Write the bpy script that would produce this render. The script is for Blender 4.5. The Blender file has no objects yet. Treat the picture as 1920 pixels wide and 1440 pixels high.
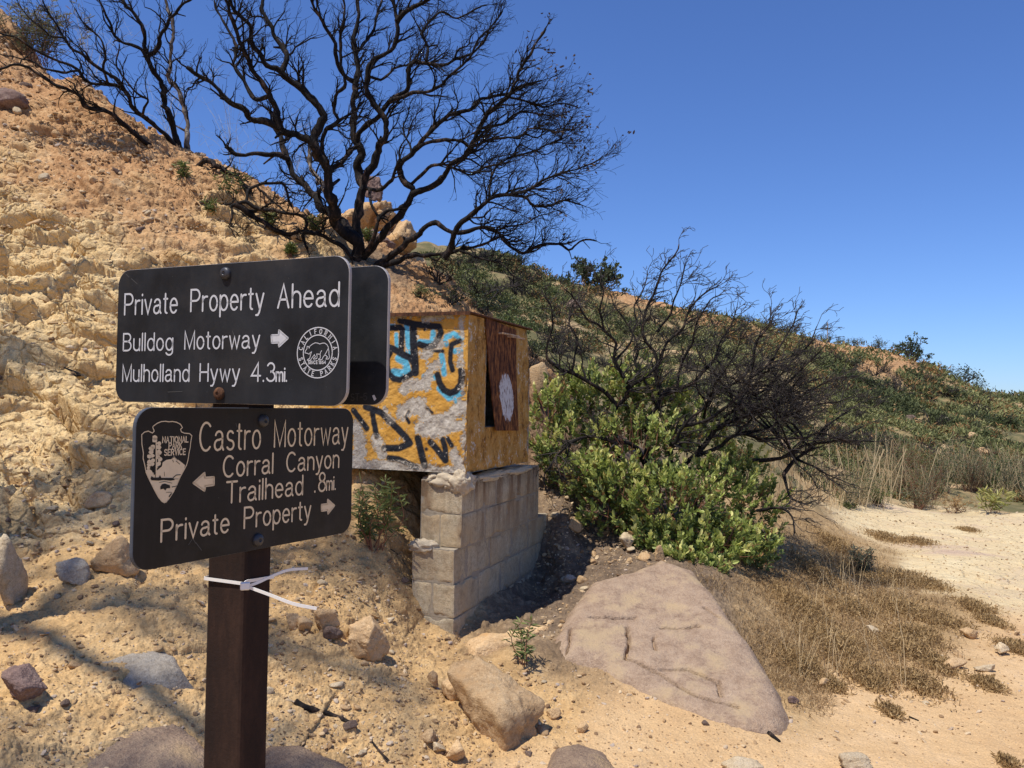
import bpy, math, random
import numpy as np
from mathutils import Vector, Matrix

# ---------------------------------------------------------------- scene, camera, sky, sun
SC = bpy.context.scene
F = 1553.0                                   # focal length in photo pixels (1920 wide)
PITCH, ROLL, EYE = math.atan(36 / F), 0.0171, 1.6
cam = bpy.data.cameras.new('camera'); cam.sensor_width = 36; cam.lens = F / 1920 * 36
cam.clip_start = 0.05; cam.clip_end = 5000
cam_o = bpy.data.objects.new('camera', cam); SC.collection.objects.link(cam_o)
RM = Matrix.Rotation(math.pi / 2 + PITCH, 4, 'X') @ Matrix.Rotation(ROLL, 4, 'Z')
cam_o.matrix_world = Matrix.Translation((0, 0, EYE)) @ RM
SC.camera = cam_o
CR = np.array(RM.to_3x3()); CO = np.array((0, 0, EYE))

SUN_EL, SUN_X, SUN_Y = math.radians(66), -0.74, -0.67
w = bpy.data.worlds.new('World'); SC.world = w; w.use_nodes = True
sky = w.node_tree.nodes.new('ShaderNodeTexSky'); sky.sky_type = 'NISHITA'; sky.sun_disc = False
sky.sun_elevation = SUN_EL; sky.sun_rotation = math.atan2(SUN_X, SUN_Y)
sky.altitude = 600; sky.air_density = 1.0; sky.dust_density = 0.25; sky.ozone_density = 3.0
bg = w.node_tree.nodes['Background']; bg.inputs['Strength'].default_value = 0.15
wb = w.node_tree.nodes.new('ShaderNodeMix'); wb.data_type = 'RGBA'; wb.blend_type = 'MULTIPLY'; wb.inputs[0].default_value = 1
wb.inputs[7].default_value = (.50, .66, 1.0, 1)              # clear desert blue
w.node_tree.links.new(sky.outputs['Color'], wb.inputs[6]); w.node_tree.links.new(wb.outputs[2], bg.inputs['Color'])
sl = bpy.data.lights.new('sun', 'SUN'); sl.energy = 5.0; sl.angle = math.radians(0.53); sl.color = (1, .955, .88)
so = bpy.data.objects.new('sun', sl); SC.collection.objects.link(so)
so.rotation_euler = Vector((math.cos(SUN_EL) * SUN_X, math.cos(SUN_EL) * SUN_Y, math.sin(SUN_EL))).to_track_quat('Z', 'Y').to_euler()
so.location = (-3, -3, 12)
SC.view_settings.view_transform = 'Standard'; SC.view_settings.look = 'None'; SC.view_settings.exposure = 0.0
SC.cycles.max_bounces = 6; SC.cycles.diffuse_bounces = 3; SC.cycles.transparent_max_bounces = 6

# ---------------------------------------------------------------- helpers
def ray(px, py):
    d = CR @ np.array(((px - 960) / F, -(py - 720) / F, -1.0)); return d
def at(px, py, D): return CO + ray(px, py) * D
def proj(p):
    v = (np.asarray(p) - CO) @ CR
    return np.stack([960 + F * v[..., 0] / -v[..., 2], 720 - F * v[..., 1] / -v[..., 2]], -1)
def unit(v): v = np.asarray(v, float); return v / (np.linalg.norm(v) + 1e-12)

def _h(ix, iy, iz, s):
    n = (ix.astype(np.int64) * 374761393 + iy.astype(np.int64) * 668265263 + iz.astype(np.int64) * 2147483647 + s * 1274126177) & 0xffffffff
    n = ((n ^ (n >> 13)) * 1274126177) & 0xffffffff
    n = ((n ^ (n >> 15)) * 2246822519) & 0xffffffff
    return ((n ^ (n >> 16)) & 0xffffff) / float(0xffffff)
def vn2(x, y, s=0):
    ix, iy = np.floor(x), np.floor(y); fx, fy = x - ix, y - iy
    ix = ix.astype(np.int64); iy = iy.astype(np.int64); z = np.zeros_like(ix)
    u = fx * fx * fx * (fx * (fx * 6 - 15) + 10); v = fy * fy * fy * (fy * (fy * 6 - 15) + 10)
    a, b, c, d = _h(ix, iy, z, s), _h(ix + 1, iy, z, s), _h(ix, iy + 1, z, s), _h(ix + 1, iy + 1, z, s)
    return (a + (b - a) * u) * (1 - v) + (c + (d - c) * u) * v
def fbm2(x, y, o, s=0, g=.5):
    t = 0; a = 1; n = 0
    for k in range(o):
        t = t + a * (vn2(x * 2 ** k * 1.03 + 17 * k, y * 2 ** k * .98 - 9 * k, s + k) * 2 - 1); n += a; a *= g
    return t / n
def vn3(p, s=0):
    i = np.floor(p); f = p - i; i = i.astype(np.int64); u = f * f * (3 - 2 * f); t = 0
    for dx in (0, 1):
        for dy in (0, 1):
            for dz in (0, 1):
                wt = (u[:, 0] if dx else 1 - u[:, 0]) * (u[:, 1] if dy else 1 - u[:, 1]) * (u[:, 2] if dz else 1 - u[:, 2])
                t = t + wt * _h(i[:, 0] + dx, i[:, 1] + dy, i[:, 2] + dz, s)
    return t
def fbm3(p, o, s=0, g=.5):
    t = 0; a = 1; n = 0
    for k in range(o):
        t = t + a * (vn3(p * 2 ** k + 7.3 * k, s + k) * 2 - 1); n += a; a *= g
    return t / n
def worley2(x, y, s=0):
    ix, iy = np.floor(x).astype(np.int64), np.floor(y).astype(np.int64); z = np.zeros_like(ix)
    f1 = np.full(x.shape, 9.); f2 = f1.copy(); r = np.zeros(x.shape); r2 = r.copy(); ox = r.copy(); oy = r.copy()
    for dx in (-1, 0, 1):
        for dy in (-1, 0, 1):
            cx, cy = ix + dx, iy + dy
            px, py = cx + _h(cx, cy, z, s), cy + _h(cx, cy, z, s + 1)
            d = np.hypot(px - x, py - y); q = _h(cx, cy, z, s + 2)
            m = d < f1
            f2 = np.where(m, f1, np.minimum(f2, d)); ox = np.where(m, px - x, ox); oy = np.where(m, py - y, oy); r2 = np.where(m, _h(cx, cy, z, s + 3), r2); r = np.where(m, q, r); f1 = np.where(m, d, f1)
    return f1, f2, r, r2, ox * (r - .5) + oy * (r2 - .5)
def sstep(a, b, x): t = np.clip((x - a) / (b - a), 0, 1); return t * t * (3 - 2 * t)

COL = SC.collection
class MB:
    """collects geometry, then links it as one mesh object"""
    def __init__(s): s.V = []; s.n = 0; s.F = []; s.M = []; s.A = {}
    def add(s, v, f, mi=0, **attr):
        v = np.asarray(v, float).reshape(-1, 3)
        if isinstance(f, np.ndarray): s.F.append(f + s.n); s.M.append(np.full(len(f), mi))
        else:
            for q in f: s.F.append(np.asarray([q]) + s.n); s.M.append(np.array([mi]))
        for k, a in attr.items(): s.A.setdefault(k, []).append((s.n, np.asarray(a, float)))
        s.V.append(v); s.n += len(v); return s
    def build(s, name, mats, parent=None, smooth=False, loc=None):
        V = np.concatenate(s.V)
        if parent is not None: loc = np.array(parent['_w']); own = (0, 0, 0)
        else:
            if loc is None: loc = np.array([(V[:, 0].min() + V[:, 0].max()) / 2, (V[:, 1].min() + V[:, 1].max()) / 2, V[:, 2].min()])
            loc = np.asarray(loc, float); own = loc
        me = bpy.data.meshes.new(name)
        me.vertices.add(len(V)); me.vertices.foreach_set('co', (V - loc).astype(np.float32).ravel())
        lt = np.concatenate([np.full(len(f), f.shape[1]) for f in s.F]); li = np.concatenate([f.ravel() for f in s.F])
        me.loops.add(len(li)); me.loops.foreach_set('vertex_index', li.astype(np.int32))
        me.polygons.add(len(lt)); me.polygons.foreach_set('loop_start', np.concatenate([[0], np.cumsum(lt)[:-1]]).astype(np.int32))
        me.polygons.foreach_set('material_index', np.concatenate(s.M).astype(np.int32))
        me.polygons.foreach_set('use_smooth', np.full(len(lt), smooth))
        me.update(calc_edges=True)
        for k, parts in s.A.items():
            a = me.attributes.new(k, 'FLOAT_COLOR', 'POINT'); d = np.zeros((len(V), 4), np.float32); d[:, 3] = 1
            for st, x in parts: d[st:st + len(x), :x.shape[1]] = x
            a.data.foreach_set('color', d.ravel())
        for m in (mats if isinstance(mats, (list, tuple)) else [mats]): me.materials.append(m)
        o = bpy.data.objects.new(name, me); COL.objects.link(o); o.location = own
        if parent is not None: o.parent = parent
        o['_w'] = [float(x) for x in loc]
        return o
    # shapes -------------------------------------------------
    def box(s, o, ex, ey, ez, bev=0, mi=0):
        o, ex, ey, ez = [np.asarray(a, float) for a in (o, ex, ey, ez)]
        if bev <= 0:
            v = [o + ex * a + ey * b + ez * c for c in (0, 1) for b in (0, 1) for a in (0, 1)]
            return s.add(v, np.array([[0, 2, 3, 1], [4, 5, 7, 6], [0, 1, 5, 4], [2, 6, 7, 3], [0, 4, 6, 2], [1, 3, 7, 5]]), mi)
        L = [np.linalg.norm(e) for e in (ex, ey, ez)]; U = [e / l for e, l in zip((ex, ey, ez), L)]
        v = []; c0 = o + (ex + ey + ez) / 2; idx = {}
        for sx in (-1, 1):
            for sy in (-1, 1):
                for sz in (-1, 1):
                    for ax in range(3):
                        h = [l / 2 - bev for l in L]; h[ax] += bev
                        idx[(sx, sy, sz, ax)] = len(v); v.append(c0 + U[0] * sx * h[0] + U[1] * sy * h[1] + U[2] * sz * h[2])
        f = []
        for ax in range(3):
            a, b = [i for i in range(3) if i != ax]
            for sg in (-1, 1):
                q = []
                for (p, r) in ((-1, -1), (1, -1), (1, 1), (-1, 1)):
                    t = [0, 0, 0]; t[ax] = sg; t[a] = p; t[b] = r; q.append(idx[(*t, ax)])
                f.append(q)
        for ax in range(3):
            a, b = [i for i in range(3) if i != ax]
            for p in (-1, 1):
                for r in (-1, 1):
                    q = []
                    for (sg, w_) in ((-1, a), (1, a), (1, b), (-1, b)):
                        t = [0, 0, 0]; t[ax] = sg; t[a] = p; t[b] = r; q.append(idx[(*t, w_)])
                    f.append(q)
        for k in [(x, y, z) for x in (-1, 1) for y in (-1, 1) for z in (-1, 1)]: f.append([idx[(*k, 0)], idx[(*k, 1)], idx[(*k, 2)]])
        return s.add(v, f, mi)
    def tube(s, P, R, n=5, mi=0, cap=True):
        P = np.asarray(P, float); m = len(P); R = np.broadcast_to(np.asarray(R, float), (m,))
        T = np.gradient(P, axis=0); T /= np.linalg.norm(T, axis=1, keepdims=True) + 1e-12
        a = np.array((.31, .17, .93)) if abs(T[0, 2]) < .9 else np.array((1., .1, 0))
        N = np.cross(T, a); N /= np.linalg.norm(N, axis=1, keepdims=True) + 1e-9; B = np.cross(T, N)
        th = np.arange(n) * 2 * math.pi / n
        v = (P[:, None] + R[:, None, None] * (np.cos(th)[None, :, None] * N[:, None] + np.sin(th)[None, :, None] * B[:, None])).reshape(-1, 3)
        i = np.arange(m - 1)[:, None] * n; j = np.arange(n)[None]; k = (j + 1) % n
        f = np.stack([i + j, i + k, i + n + k, i + n + j], -1).reshape(-1, 4)
        s.add(v, f, mi)
        if cap and n > 3: s.F.append(np.array([list(range(s.n - n, s.n))])); s.M.append(np.array([mi]))
        return s
def smooth_path(P, step):
    """Catmull-Rom through the points, resampled about every step metres"""
    P = np.asarray(P, float)
    if len(P) < 3: Q = P
    else:
        E = np.concatenate([[2 * P[0] - P[1]], P, [2 * P[-1] - P[-2]]]); out = []
        for i in range(1, len(E) - 2):
            t = np.linspace(0, 1, 12, endpoint=False)[:, None]; a, b, c, d = E[i - 1:i + 3]
            out.append(.5 * (2 * b + (c - a) * t + (2 * a - 5 * b + 4 * c - d) * t ** 2 + (3 * b - a - 3 * c + d) * t ** 3))
        Q = np.concatenate(out + [P[-1:]])
    L = np.concatenate([[0], np.cumsum(np.linalg.norm(np.diff(Q, axis=0), axis=1))])
    n = max(2, int(L[-1] / step) + 1); t = np.linspace(0, L[-1], n)
    return np.stack([np.interp(t, L, Q[:, k]) for k in range(3)], -1)

def empty(name, loc):
    o = bpy.data.objects.new(name, None); COL.objects.link(o); o.location = [float(x) for x in loc]; o['_w'] = [float(x) for x in loc]; return o
def tag(o, label=None, cat=None, group=None, kind=None):
    if label: o['label'] = label
    if cat: o['category'] = cat
    if group: o['group'] = group
    if kind: o['kind'] = kind
    return o
def copy_tree(o, parent=None):
    c = o.copy(); COL.objects.link(c)
    if parent: c.parent = parent
    for ch in [x for x in KIDS.get(o.name, [])]: copy_tree(ch, c)
    return c
KIDS = {}
def kids(root, *ch): KIDS[root.name] = list(ch)

# ---------------------------------------------------------------- materials
class NT:
    def __init__(s, name):
        s.m = bpy.data.materials.new(name); s.m.use_nodes = True; s.t = s.m.node_tree; s.b = s.t.nodes['Principled BSDF']; s.out = s.t.nodes['Material Output']
        s.set(s.b, {'Specular IOR Level': .3})
    def set(s, n, inp):
        for k, v in inp.items():
            i = n.inputs[k]
            if isinstance(v, bpy.types.NodeSocket): s.t.links.new(v, i)
            elif i.type == 'RGBA' and not isinstance(v, (int, float)): i.default_value = (*v[:3], 1)
            else: i.default_value = v
    def n(s, ty, inp={}, **pr):
        n = s.t.nodes.new('ShaderNode' + ty)
        for k, v in pr.items(): setattr(n, k, v)
        s.set(n, inp); return n
    def co(s):
        if not hasattr(s, '_c'): s._c = s.n('NewGeometry').outputs['Position']
        return s._c
    def obj(s): return s.n('TexCoord').outputs['Object']
    def noise(s, scale, det=4, rough=.55, vec=None, dist=0): return s.n('TexNoise', {'Scale': scale, 'Detail': det, 'Roughness': rough, 'Distortion': dist, 'Vector': vec or s.co()}).outputs['Fac']
    def vor(s, scale, feat='F1', vec=None, out='Distance', rnd=1): return s.n('TexVoronoi', {'Scale': scale, 'Vector': vec or s.co(), 'Randomness': rnd}, feature=feat).outputs[out]
    def ramp(s, fac, stops):
        n = s.n('ValToRGB', {'Fac': fac}); e = n.color_ramp.elements
        while len(e) < len(stops): e.new(.5)
        for x, (p, c) in zip(e, stops): x.position = p; x.color = (*c, 1) if not isinstance(c, (int, float)) else (c, c, c, 1)
        return n.outputs['Color']
    def mix(s, f, a, b, bt='MIX'):
        n = s.n('Mix', data_type='RGBA', blend_type=bt)
        for i, v in ((0, f), (6, a), (7, b)):
            k = n.inputs[i]
            if isinstance(v, bpy.types.NodeSocket): s.t.links.new(v, k)
            elif i == 0: k.default_value = v
            else: k.default_value = (*v, 1) if not isinstance(v, (int, float)) else (v, v, v, 1)
        return n.outputs[2]
    def math(s, op, a, b=0, c=0, clamp=False):
        n = s.n('Math', operation=op, use_clamp=clamp)
        for i, v in enumerate((a, b, c)):
            if isinstance(v, bpy.types.NodeSocket): s.t.links.new(v, n.inputs[i])
            else: n.inputs[i].default_value = v
        return n.outputs[0]
    def rng(s, v, a, b, c=0, d=1): return s.n('MapRange', {'Value': v, 'From Min': a, 'From Max': b, 'To Min': c, 'To Max': d}).outputs['Result']
    def attr(s, name): return s.n('Attribute', attribute_name=name)
    def sep(s, c): return s.n('SeparateColor', {'Color': c}).outputs
    def rand(s): return s.n('ObjectInfo').outputs['Random']
    def bump(s, h, strength, dist, prev=None):
        d = {'Height': h, 'Strength': strength, 'Distance': dist}
        if prev is not None: d['Normal'] = prev
        return s.n('Bump', d).outputs['Normal']
    def done(s, color, rough=.85, normal=None, metal=0, spec=None, trans=0):
        s.set(s.b, {'Base Color': color, 'Roughness': rough, 'Metallic': metal})
        if spec is not None: s.set(s.b, {'Specular IOR Level': spec})
        if normal is not None: s.set(s.b, {'Normal': normal})
        if trans:
            t = s.n('BsdfTranslucent', {'Color': color}); x = s.n('MixShader', {0: trans, 1: s.b.outputs[0], 2: t.outputs[0]})
            s.t.links.new(x.outputs[0], s.out.inputs[0])
        return s.m

# ---------------------------------------------------------------- terrain
# photo pixel, distance in metres, kind of ground: e earth, d red dirt, k bedrock, s sand, l ledge, h hillside, g dry litter, b burnt soil
CP = [
 (0,1440,2.6,'e'),(0,1250,3.2,'e'),(0,1100,3.9,'e'),(0,900,4.8,'k'),(0,700,5.9,'k'),(0,500,7.0,'k'),(0,390,7.8,'k'),(0,300,8.6,'d'),(0,150,10,'d'),(0,40,11.4,'d'),
 (150,1440,2.75,'e'),(150,1000,4.3,'e'),(120,900,4.85,'k'),(150,800,5.4,'k'),(150,600,6.6,'k'),(150,430,7.7,'k'),(150,330,8.6,'d'),(150,220,9.6,'d'),(160,140,10.6,'d'),
 (300,1440,2.9,'e'),(300,1200,3.6,'e'),(300,1050,4.2,'e'),(300,900,5.0,'k'),(300,700,6.2,'k'),(300,500,7.4,'k'),(300,380,8.5,'d'),(300,262,10,'d'),
 (450,1440,3.1,'e'),(450,1200,3.9,'e'),(450,1050,4.6,'e'),(450,880,5.6,'e'),(450,600,7.2,'k'),(450,450,8.3,'k'),(450,400,8.8,'d'),(450,345,9.6,'d'),
 (600,1440,3.3,'e'),(600,1200,4.1,'e'),(600,1100,4.6,'e'),(600,960,5.25,'e'),(600,760,6.5,'k'),(600,520,8.0,'k'),(600,460,8.7,'d'),(600,415,9.5,'d'),
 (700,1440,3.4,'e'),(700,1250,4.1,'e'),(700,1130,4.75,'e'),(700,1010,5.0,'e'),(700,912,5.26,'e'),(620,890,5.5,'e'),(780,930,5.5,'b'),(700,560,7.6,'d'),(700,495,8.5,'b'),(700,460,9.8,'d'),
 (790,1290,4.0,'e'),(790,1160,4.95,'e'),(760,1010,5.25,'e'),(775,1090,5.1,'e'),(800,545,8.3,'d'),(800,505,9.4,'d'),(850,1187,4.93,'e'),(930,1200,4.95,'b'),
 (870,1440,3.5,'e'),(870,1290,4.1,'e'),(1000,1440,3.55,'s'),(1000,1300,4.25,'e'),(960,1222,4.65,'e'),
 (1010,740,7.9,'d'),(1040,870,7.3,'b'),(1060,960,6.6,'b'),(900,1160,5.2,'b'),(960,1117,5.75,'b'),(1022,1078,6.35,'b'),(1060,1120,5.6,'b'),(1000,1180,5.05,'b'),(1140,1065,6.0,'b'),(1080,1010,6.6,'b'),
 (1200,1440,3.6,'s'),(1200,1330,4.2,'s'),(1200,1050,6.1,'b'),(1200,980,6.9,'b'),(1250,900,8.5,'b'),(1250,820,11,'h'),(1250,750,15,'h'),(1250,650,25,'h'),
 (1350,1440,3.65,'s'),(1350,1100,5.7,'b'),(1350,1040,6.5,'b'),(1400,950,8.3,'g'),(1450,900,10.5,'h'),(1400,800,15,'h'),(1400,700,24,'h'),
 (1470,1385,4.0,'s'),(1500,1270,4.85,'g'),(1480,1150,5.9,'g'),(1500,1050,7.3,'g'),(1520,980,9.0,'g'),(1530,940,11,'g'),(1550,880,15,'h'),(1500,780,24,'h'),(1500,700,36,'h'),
 (1620,1440,3.7,'s'),(1620,1300,4.65,'s'),(1620,1200,5.6,'g'),(1620,1100,7.1,'g'),(1620,1040,8.5,'g'),(1600,985,10.3,'l'),
 (1750,1440,3.72,'s'),(1750,1300,4.7,'s'),(1750,1220,5.4,'g'),(1740,1130,6.6,'g'),(1760,1060,8.1,'l'),(1700,1000,10.3,'l'),(1700,962,12.3,'l'),(1680,935,14.2,'h'),(1700,890,18,'h'),(1700,850,23,'h'),(1700,780,34,'h'),
 (1900,1440,3.72,'s'),(1900,1300,4.7,'s'),(1900,1200,5.75,'s'),(1900,1120,7.05,'l'),(1900,1040,9.1,'l'),(1900,972,12.3,'l'),(1900,945,14.5,'h'),(1900,885,22,'h'),(1900,820,34,'h'),(1900,775,50,'h'),
 (880,700,14,'h'),(900,600,20,'h'),(1000,640,18,'h'),(1100,680,18,'h'),(1150,620,25,'h'),
]
RIDGE = [(740,455,26),(800,466,28),(860,466,30),(930,478,32),(1000,510,33),(1050,533,34),(1150,548,36),(1240,578,39),(1350,594,43),(1450,612,47),(1540,642,52),(1640,654,57),(1690,672,60),(1760,705,63),(1830,737,66),(1920,742,78),(2080,748,95)]
ctl = [(at(px, py, D), z) for px, py, D, z in CP] + [(at(*r), 'd' if 1100 < r[0] < 1400 or 1500 < r[0] < 1700 else 'h') for r in RIDGE]
for (px, py, D) in RIDGE[::2]:
    p = at(px, py, D)
    for m, dz in ((1.25, 1.0), (2.0, 4.5)): ctl.append((np.array((p[0] * m, p[1] * m, p[2] - dz)), 'h'))
for x, y, z, c in [(-5.9,11.3,5.2,'d'),(-4.2,12,4.4,'d'),(-2.8,12,3.4,'d'),(-1.6,12.5,2.6,'h'),(-.6,12,2.2,'h'),(-1.3,17,2.9,'h'),(-9,14,8.0,'d'),(-7,17,6.5,'d'),(-4,20,4.8,'h'),(-12,10,8.6,'d'),(-10,5,6.2,'k'),(-7,3,3.6,'k'),(-14,0,7.5,'d'),
                   (-3,.8,.75,'e'),(-1.5,1.2,.3,'e'),(-4.5,1.5,1.6,'e'),(-4,-3,1.2,'e'),(-10,-6,5,'d'),(0,0,0,'s'),(0,-3,0,'s'),(3,-4,0,'s'),(2.5,2,0,'s'),(5,3,0,'s'),(8,6,-.1,'s'),(12,3,-.6,'h'),(14,12,-.6,'h'),(22,25,-.7,'h'),
                   (0,-12,0,'s'),(12,-10,-1,'h'),(-20,25,9,'d'),(-25,-20,9,'d'),(30,0,-3,'h'),(40,40,-2,'h'),(60,10,-6,'h'),(-40,40,6,'h'),(-60,0,8,'h'),(0,-50,-2,'h'),(150,0,-10,'h'),(0,200,-8,'h'),(-150,50,0,'h'),(100,150,-9,'h'),(0,-200,-8,'h'),(-100,180,-4,'h')]:
    ctl.append((np.array((x, y, z), float), c))
cxyz = np.array([c[0] for c in ctl]); czone = [c[1] for c in ctl]
def warp(x, y):
    r = np.hypot(x, y) + 1e-9; k = np.log1p(r / 1.2) / r; return np.stack([x * k, y * k], -1)
CW = warp(cxyz[:, 0], cxyz[:, 1])
def tps(r2): return .5 * r2 * np.log(r2 + 1e-12)
_K = tps(((CW[:, None] - CW[None]) ** 2).sum(-1)); _n = len(CW)
_A = np.zeros((_n + 3, _n + 3)); _A[:_n, :_n] = _K + np.eye(_n) * 2e-4; _A[:_n, _n] = 1; _A[:_n, _n + 1:] = CW; _A[_n:, :_n] = _A[:_n, _n:].T
# heights are solved as height / (1 + r/8) so far and near points weigh alike
_sc = lambda x, y: 1 + np.hypot(x, y) / 8
_wt = np.linalg.solve(_A, np.concatenate([cxyz[:, 2] / _sc(cxyz[:, 0], cxyz[:, 1]), [0, 0, 0]]))
def base_z(x, y):
    x = np.asarray(x, float); y = np.asarray(y, float); sh = x.shape; x = x.ravel(); y = y.ravel(); out = np.zeros(len(x))
    for i in range(0, len(x), 40000):
        W_ = warp(x[i:i + 40000], y[i:i + 40000]).astype(np.float32)
        r2 = ((W_[:, None] - CW[None].astype(np.float32)) ** 2).sum(-1)
        out[i:i + 40000] = tps(r2) @ _wt[:_n].astype(np.float32) + _wt[_n] + W_ @ _wt[_n + 1:]
    return (out * _sc(x, y)).reshape(sh)
ZN = 'edkslhgb'
def zones(x, y):
    x = np.asarray(x, float).ravel(); y = np.asarray(y, float).ravel()
    j = fbm2(x * 1.3, y * 1.3, 3, 5) * .09; j2 = fbm2(x * 1.3 + 40, y * 1.3, 3, 6) * .09
    out = np.zeros((len(x), 8), np.float32)
    oh = np.array([[1. if z == c else 0 for c in ZN] for z in czone], np.float32)
    W_all = warp(x, y) + np.stack([j, j2], -1)
    for i in range(0, len(x), 40000):
        r2 = ((W_all[i:i + 40000, None].astype(np.float32) - CW[None].astype(np.float32)) ** 2).sum(-1)
        wgt = np.exp(-(np.sqrt(r2) - np.sqrt(r2.min(1, keepdims=True))) / .028)
        out[i:i + 40000] = (wgt / wgt.sum(1, keepdims=True)) @ oh
    return out

FINE = 1.3
a0, a1 = math.radians(-37), math.radians(37)
TH = np.concatenate([np.linspace(a0, a1, int(960 * FINE), endpoint=False), np.linspace(a1, a0 + 2 * math.pi, 100, endpoint=False)])
RR = np.concatenate([np.geomspace(.25, 2.2, 24, endpoint=False), np.geomspace(2.2, 13, int(820 * FINE), endpoint=False), np.geomspace(13, 90, int(300 * FINE), endpoint=False), np.geomspace(90, 2500, 40)])
TT, RG = np.meshgrid(TH, RR); GX, GY = RG * np.sin(TT), RG * np.cos(TT)
GZ0 = base_z(GX, GY)
ZW = zones(GX, GY).reshape(*GX.shape, 8)
def relief(x, y, z, W):
    e, d, k, s, l, h, g, b = [W[..., i] for i in range(8)]
    s3 = z * 1.25 + y * .55; q = x + .18 * fbm2(x * 1.1, s3 * 1.1, 3, 21); t = s3 + .16 * fbm2(x * 1.3 + 9, s3 * 1.3, 3, 22)
    # bedrock: broken ledges of blocks
    f1, f2, r, r2, ft = worley2(q * 1.5 + t * .5, t * 2.9, 31); g1, g2, rr, rr2, gt = worley2(q * 4.2 + t * .8, t * 6.5, 35); h1, h2, r5, r6, ht = worley2(q * 10, t * 14, 39)
    m1, m2, m3 = sstep(0, .16, f2 - f1), sstep(0, .2, g2 - g1), sstep(0, .3, h2 - h1)
    us = s3 * 2.3 + .55 * fbm2(x * .8, s3 * 1.1, 3, 61) + .35 * (r - .5); uf = us - np.floor(us); lay = np.where(uf < .82, uf / .82, (1 - uf) / .18); ul = us * 3.1 + .8 * (rr - .5); uf2 = ul - np.floor(ul); lay2 = np.where(uf2 < .78, uf2 / .78, (1 - uf2) / .22)
    bl = sstep(-.25, .25, fbm2(x * .7, s3 * .7, 3, 63))
    rock = (bl * (.11 * lay + .035 * lay2) + .10 * (r - .3) * m1 + .30 * ft * m1 + .13 * gt * m2 + .05 * ht * m3 - .06 * np.exp(-(f2 - f1) * 22) + .04 * (rr - .35) * m2 - .035 * np.exp(-(g2 - g1) * 12) + .016 * (r5 - .4) * m3
            + .07 * fbm2(x * 1.3, s3 * 2.2, 4, 24) + .035 * fbm2(x * 4, s3 * 6, 6, 25, .62) + .010 * fbm2(x * 38, s3 * 44, 2, 66) - .02 * np.abs(fbm2(x * 9, s3 * 14, 3, 27)))
    # earth: rubble
    c1, c2, cr, _, _ = worley2(x * 9, y * 9 + z * 7, 41); d1, d2, dr, _, _ = worley2(x * 24, y * 24 + z * 18, 43); e1, e2, er, _, ct = worley2(x * 52, y * 52 + z * 40, 45)
    rub = np.where(cr > .78, .024 * sstep(.5, .15, c1) * (cr - .6) * 3, 0) + np.where(dr > .5, .011 * sstep(.55, .2, d1), 0) + np.where(er > .35, .005 * sstep(.6, .2, e1), 0)
    lump = .10 * fbm2(x * .9, y * .9 + z * .7, 4, 47) + .022 * fbm2(x * 7, y * 7, 4, 48)
    blocky = -.03 * np.exp(-(f2 - f1) * 14) + .07 * (r - .5)
    out = (e * (lump * .75 + rub * .55 + blocky * .5 + .05 * ft * m1 + .05 * gt * m2 + .014 * fbm2(x * 15, y * 15 + z * 12, 4, 49, .6)) + d * (lump * 1.2 + rub * 1.5 + blocky * .8 + .12 * ft * m1 + .05 * gt * m2 + .018 * fbm2(x * 12, y * 12 + z * 10, 4, 50, .6)) + k * rock
        + s * (.012 * fbm2(x * 2, y * 2, 4, 51) + .006 * fbm2(x * 14, y * 14, 3, 52) + rub * .10)
        + l * (.05 * fbm2(x * .8, y * 1.5, 6, 53, .58) + .02 * (worley2(x * 1.1, y * 1.6, 55)[2] - .5) + rub * .08)
        + h * (.28 * fbm2(x * .25, y * .25, 4, 57) + .14 * fbm2(x * 1.0, y * 1.0, 3, 58)) * np.clip(np.hypot(x, y) / 18, .2, 1.6)
        + g * (.04 * fbm2(x * 1.6, y * 1.6, 4, 59) + rub * .4) + b * (.05 * fbm2(x * 1.5, y * 1.5, 4, 60) + rub * .9))
    return out
_dr, _dt = np.gradient(GZ0, axis=0) / np.gradient(RG, axis=0), np.gradient(GZ0, axis=1) / (np.gradient(TT, axis=1) * RG)
_gx, _gy = _dr * np.sin(TT) + _dt * np.cos(TT), _dr * np.cos(TT) - _dt * np.sin(TT)
_il = 1 / np.sqrt(1 + _gx ** 2 + _gy ** 2); REL = relief(GX, GY, GZ0, ZW)
GZ = GZ0 + REL / np.maximum(_il, .4)                         # height field used for placing things
PXYZ = np.stack([GX - _gx * _il * REL, GY - _gy * _il * REL, GZ0 + _il * REL], -1)
NX = len(TH)
def gz(x, y):
    """height of the finished ground"""
    x = np.asarray(x, float); y = np.asarray(y, float)
    r = np.hypot(x, y); th = np.arctan2(x, y); th = np.where(th < a0, th + 2 * math.pi, th)
    i = np.clip(np.interp(r, RR, np.arange(len(RR))), 0, len(RR) - 1.001); j = np.interp(th, TH, np.arange(NX)); j = np.clip(j, 0, NX - 1.001)
    i0 = i.astype(int); j0 = j.astype(int); fi, fj = i - i0, j - j0
    return (GZ[i0, j0] * (1 - fj) + GZ[i0, j0 + 1] * fj) * (1 - fi) + (GZ[i0 + 1, j0] * (1 - fj) + GZ[i0 + 1, j0 + 1] * fj) * fi
def gn(x, y, e=.06):
    return unit(np.array((gz(x - e, y) - gz(x + e, y), gz(x, y - e) - gz(x, y + e), 2 * e)))
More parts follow.
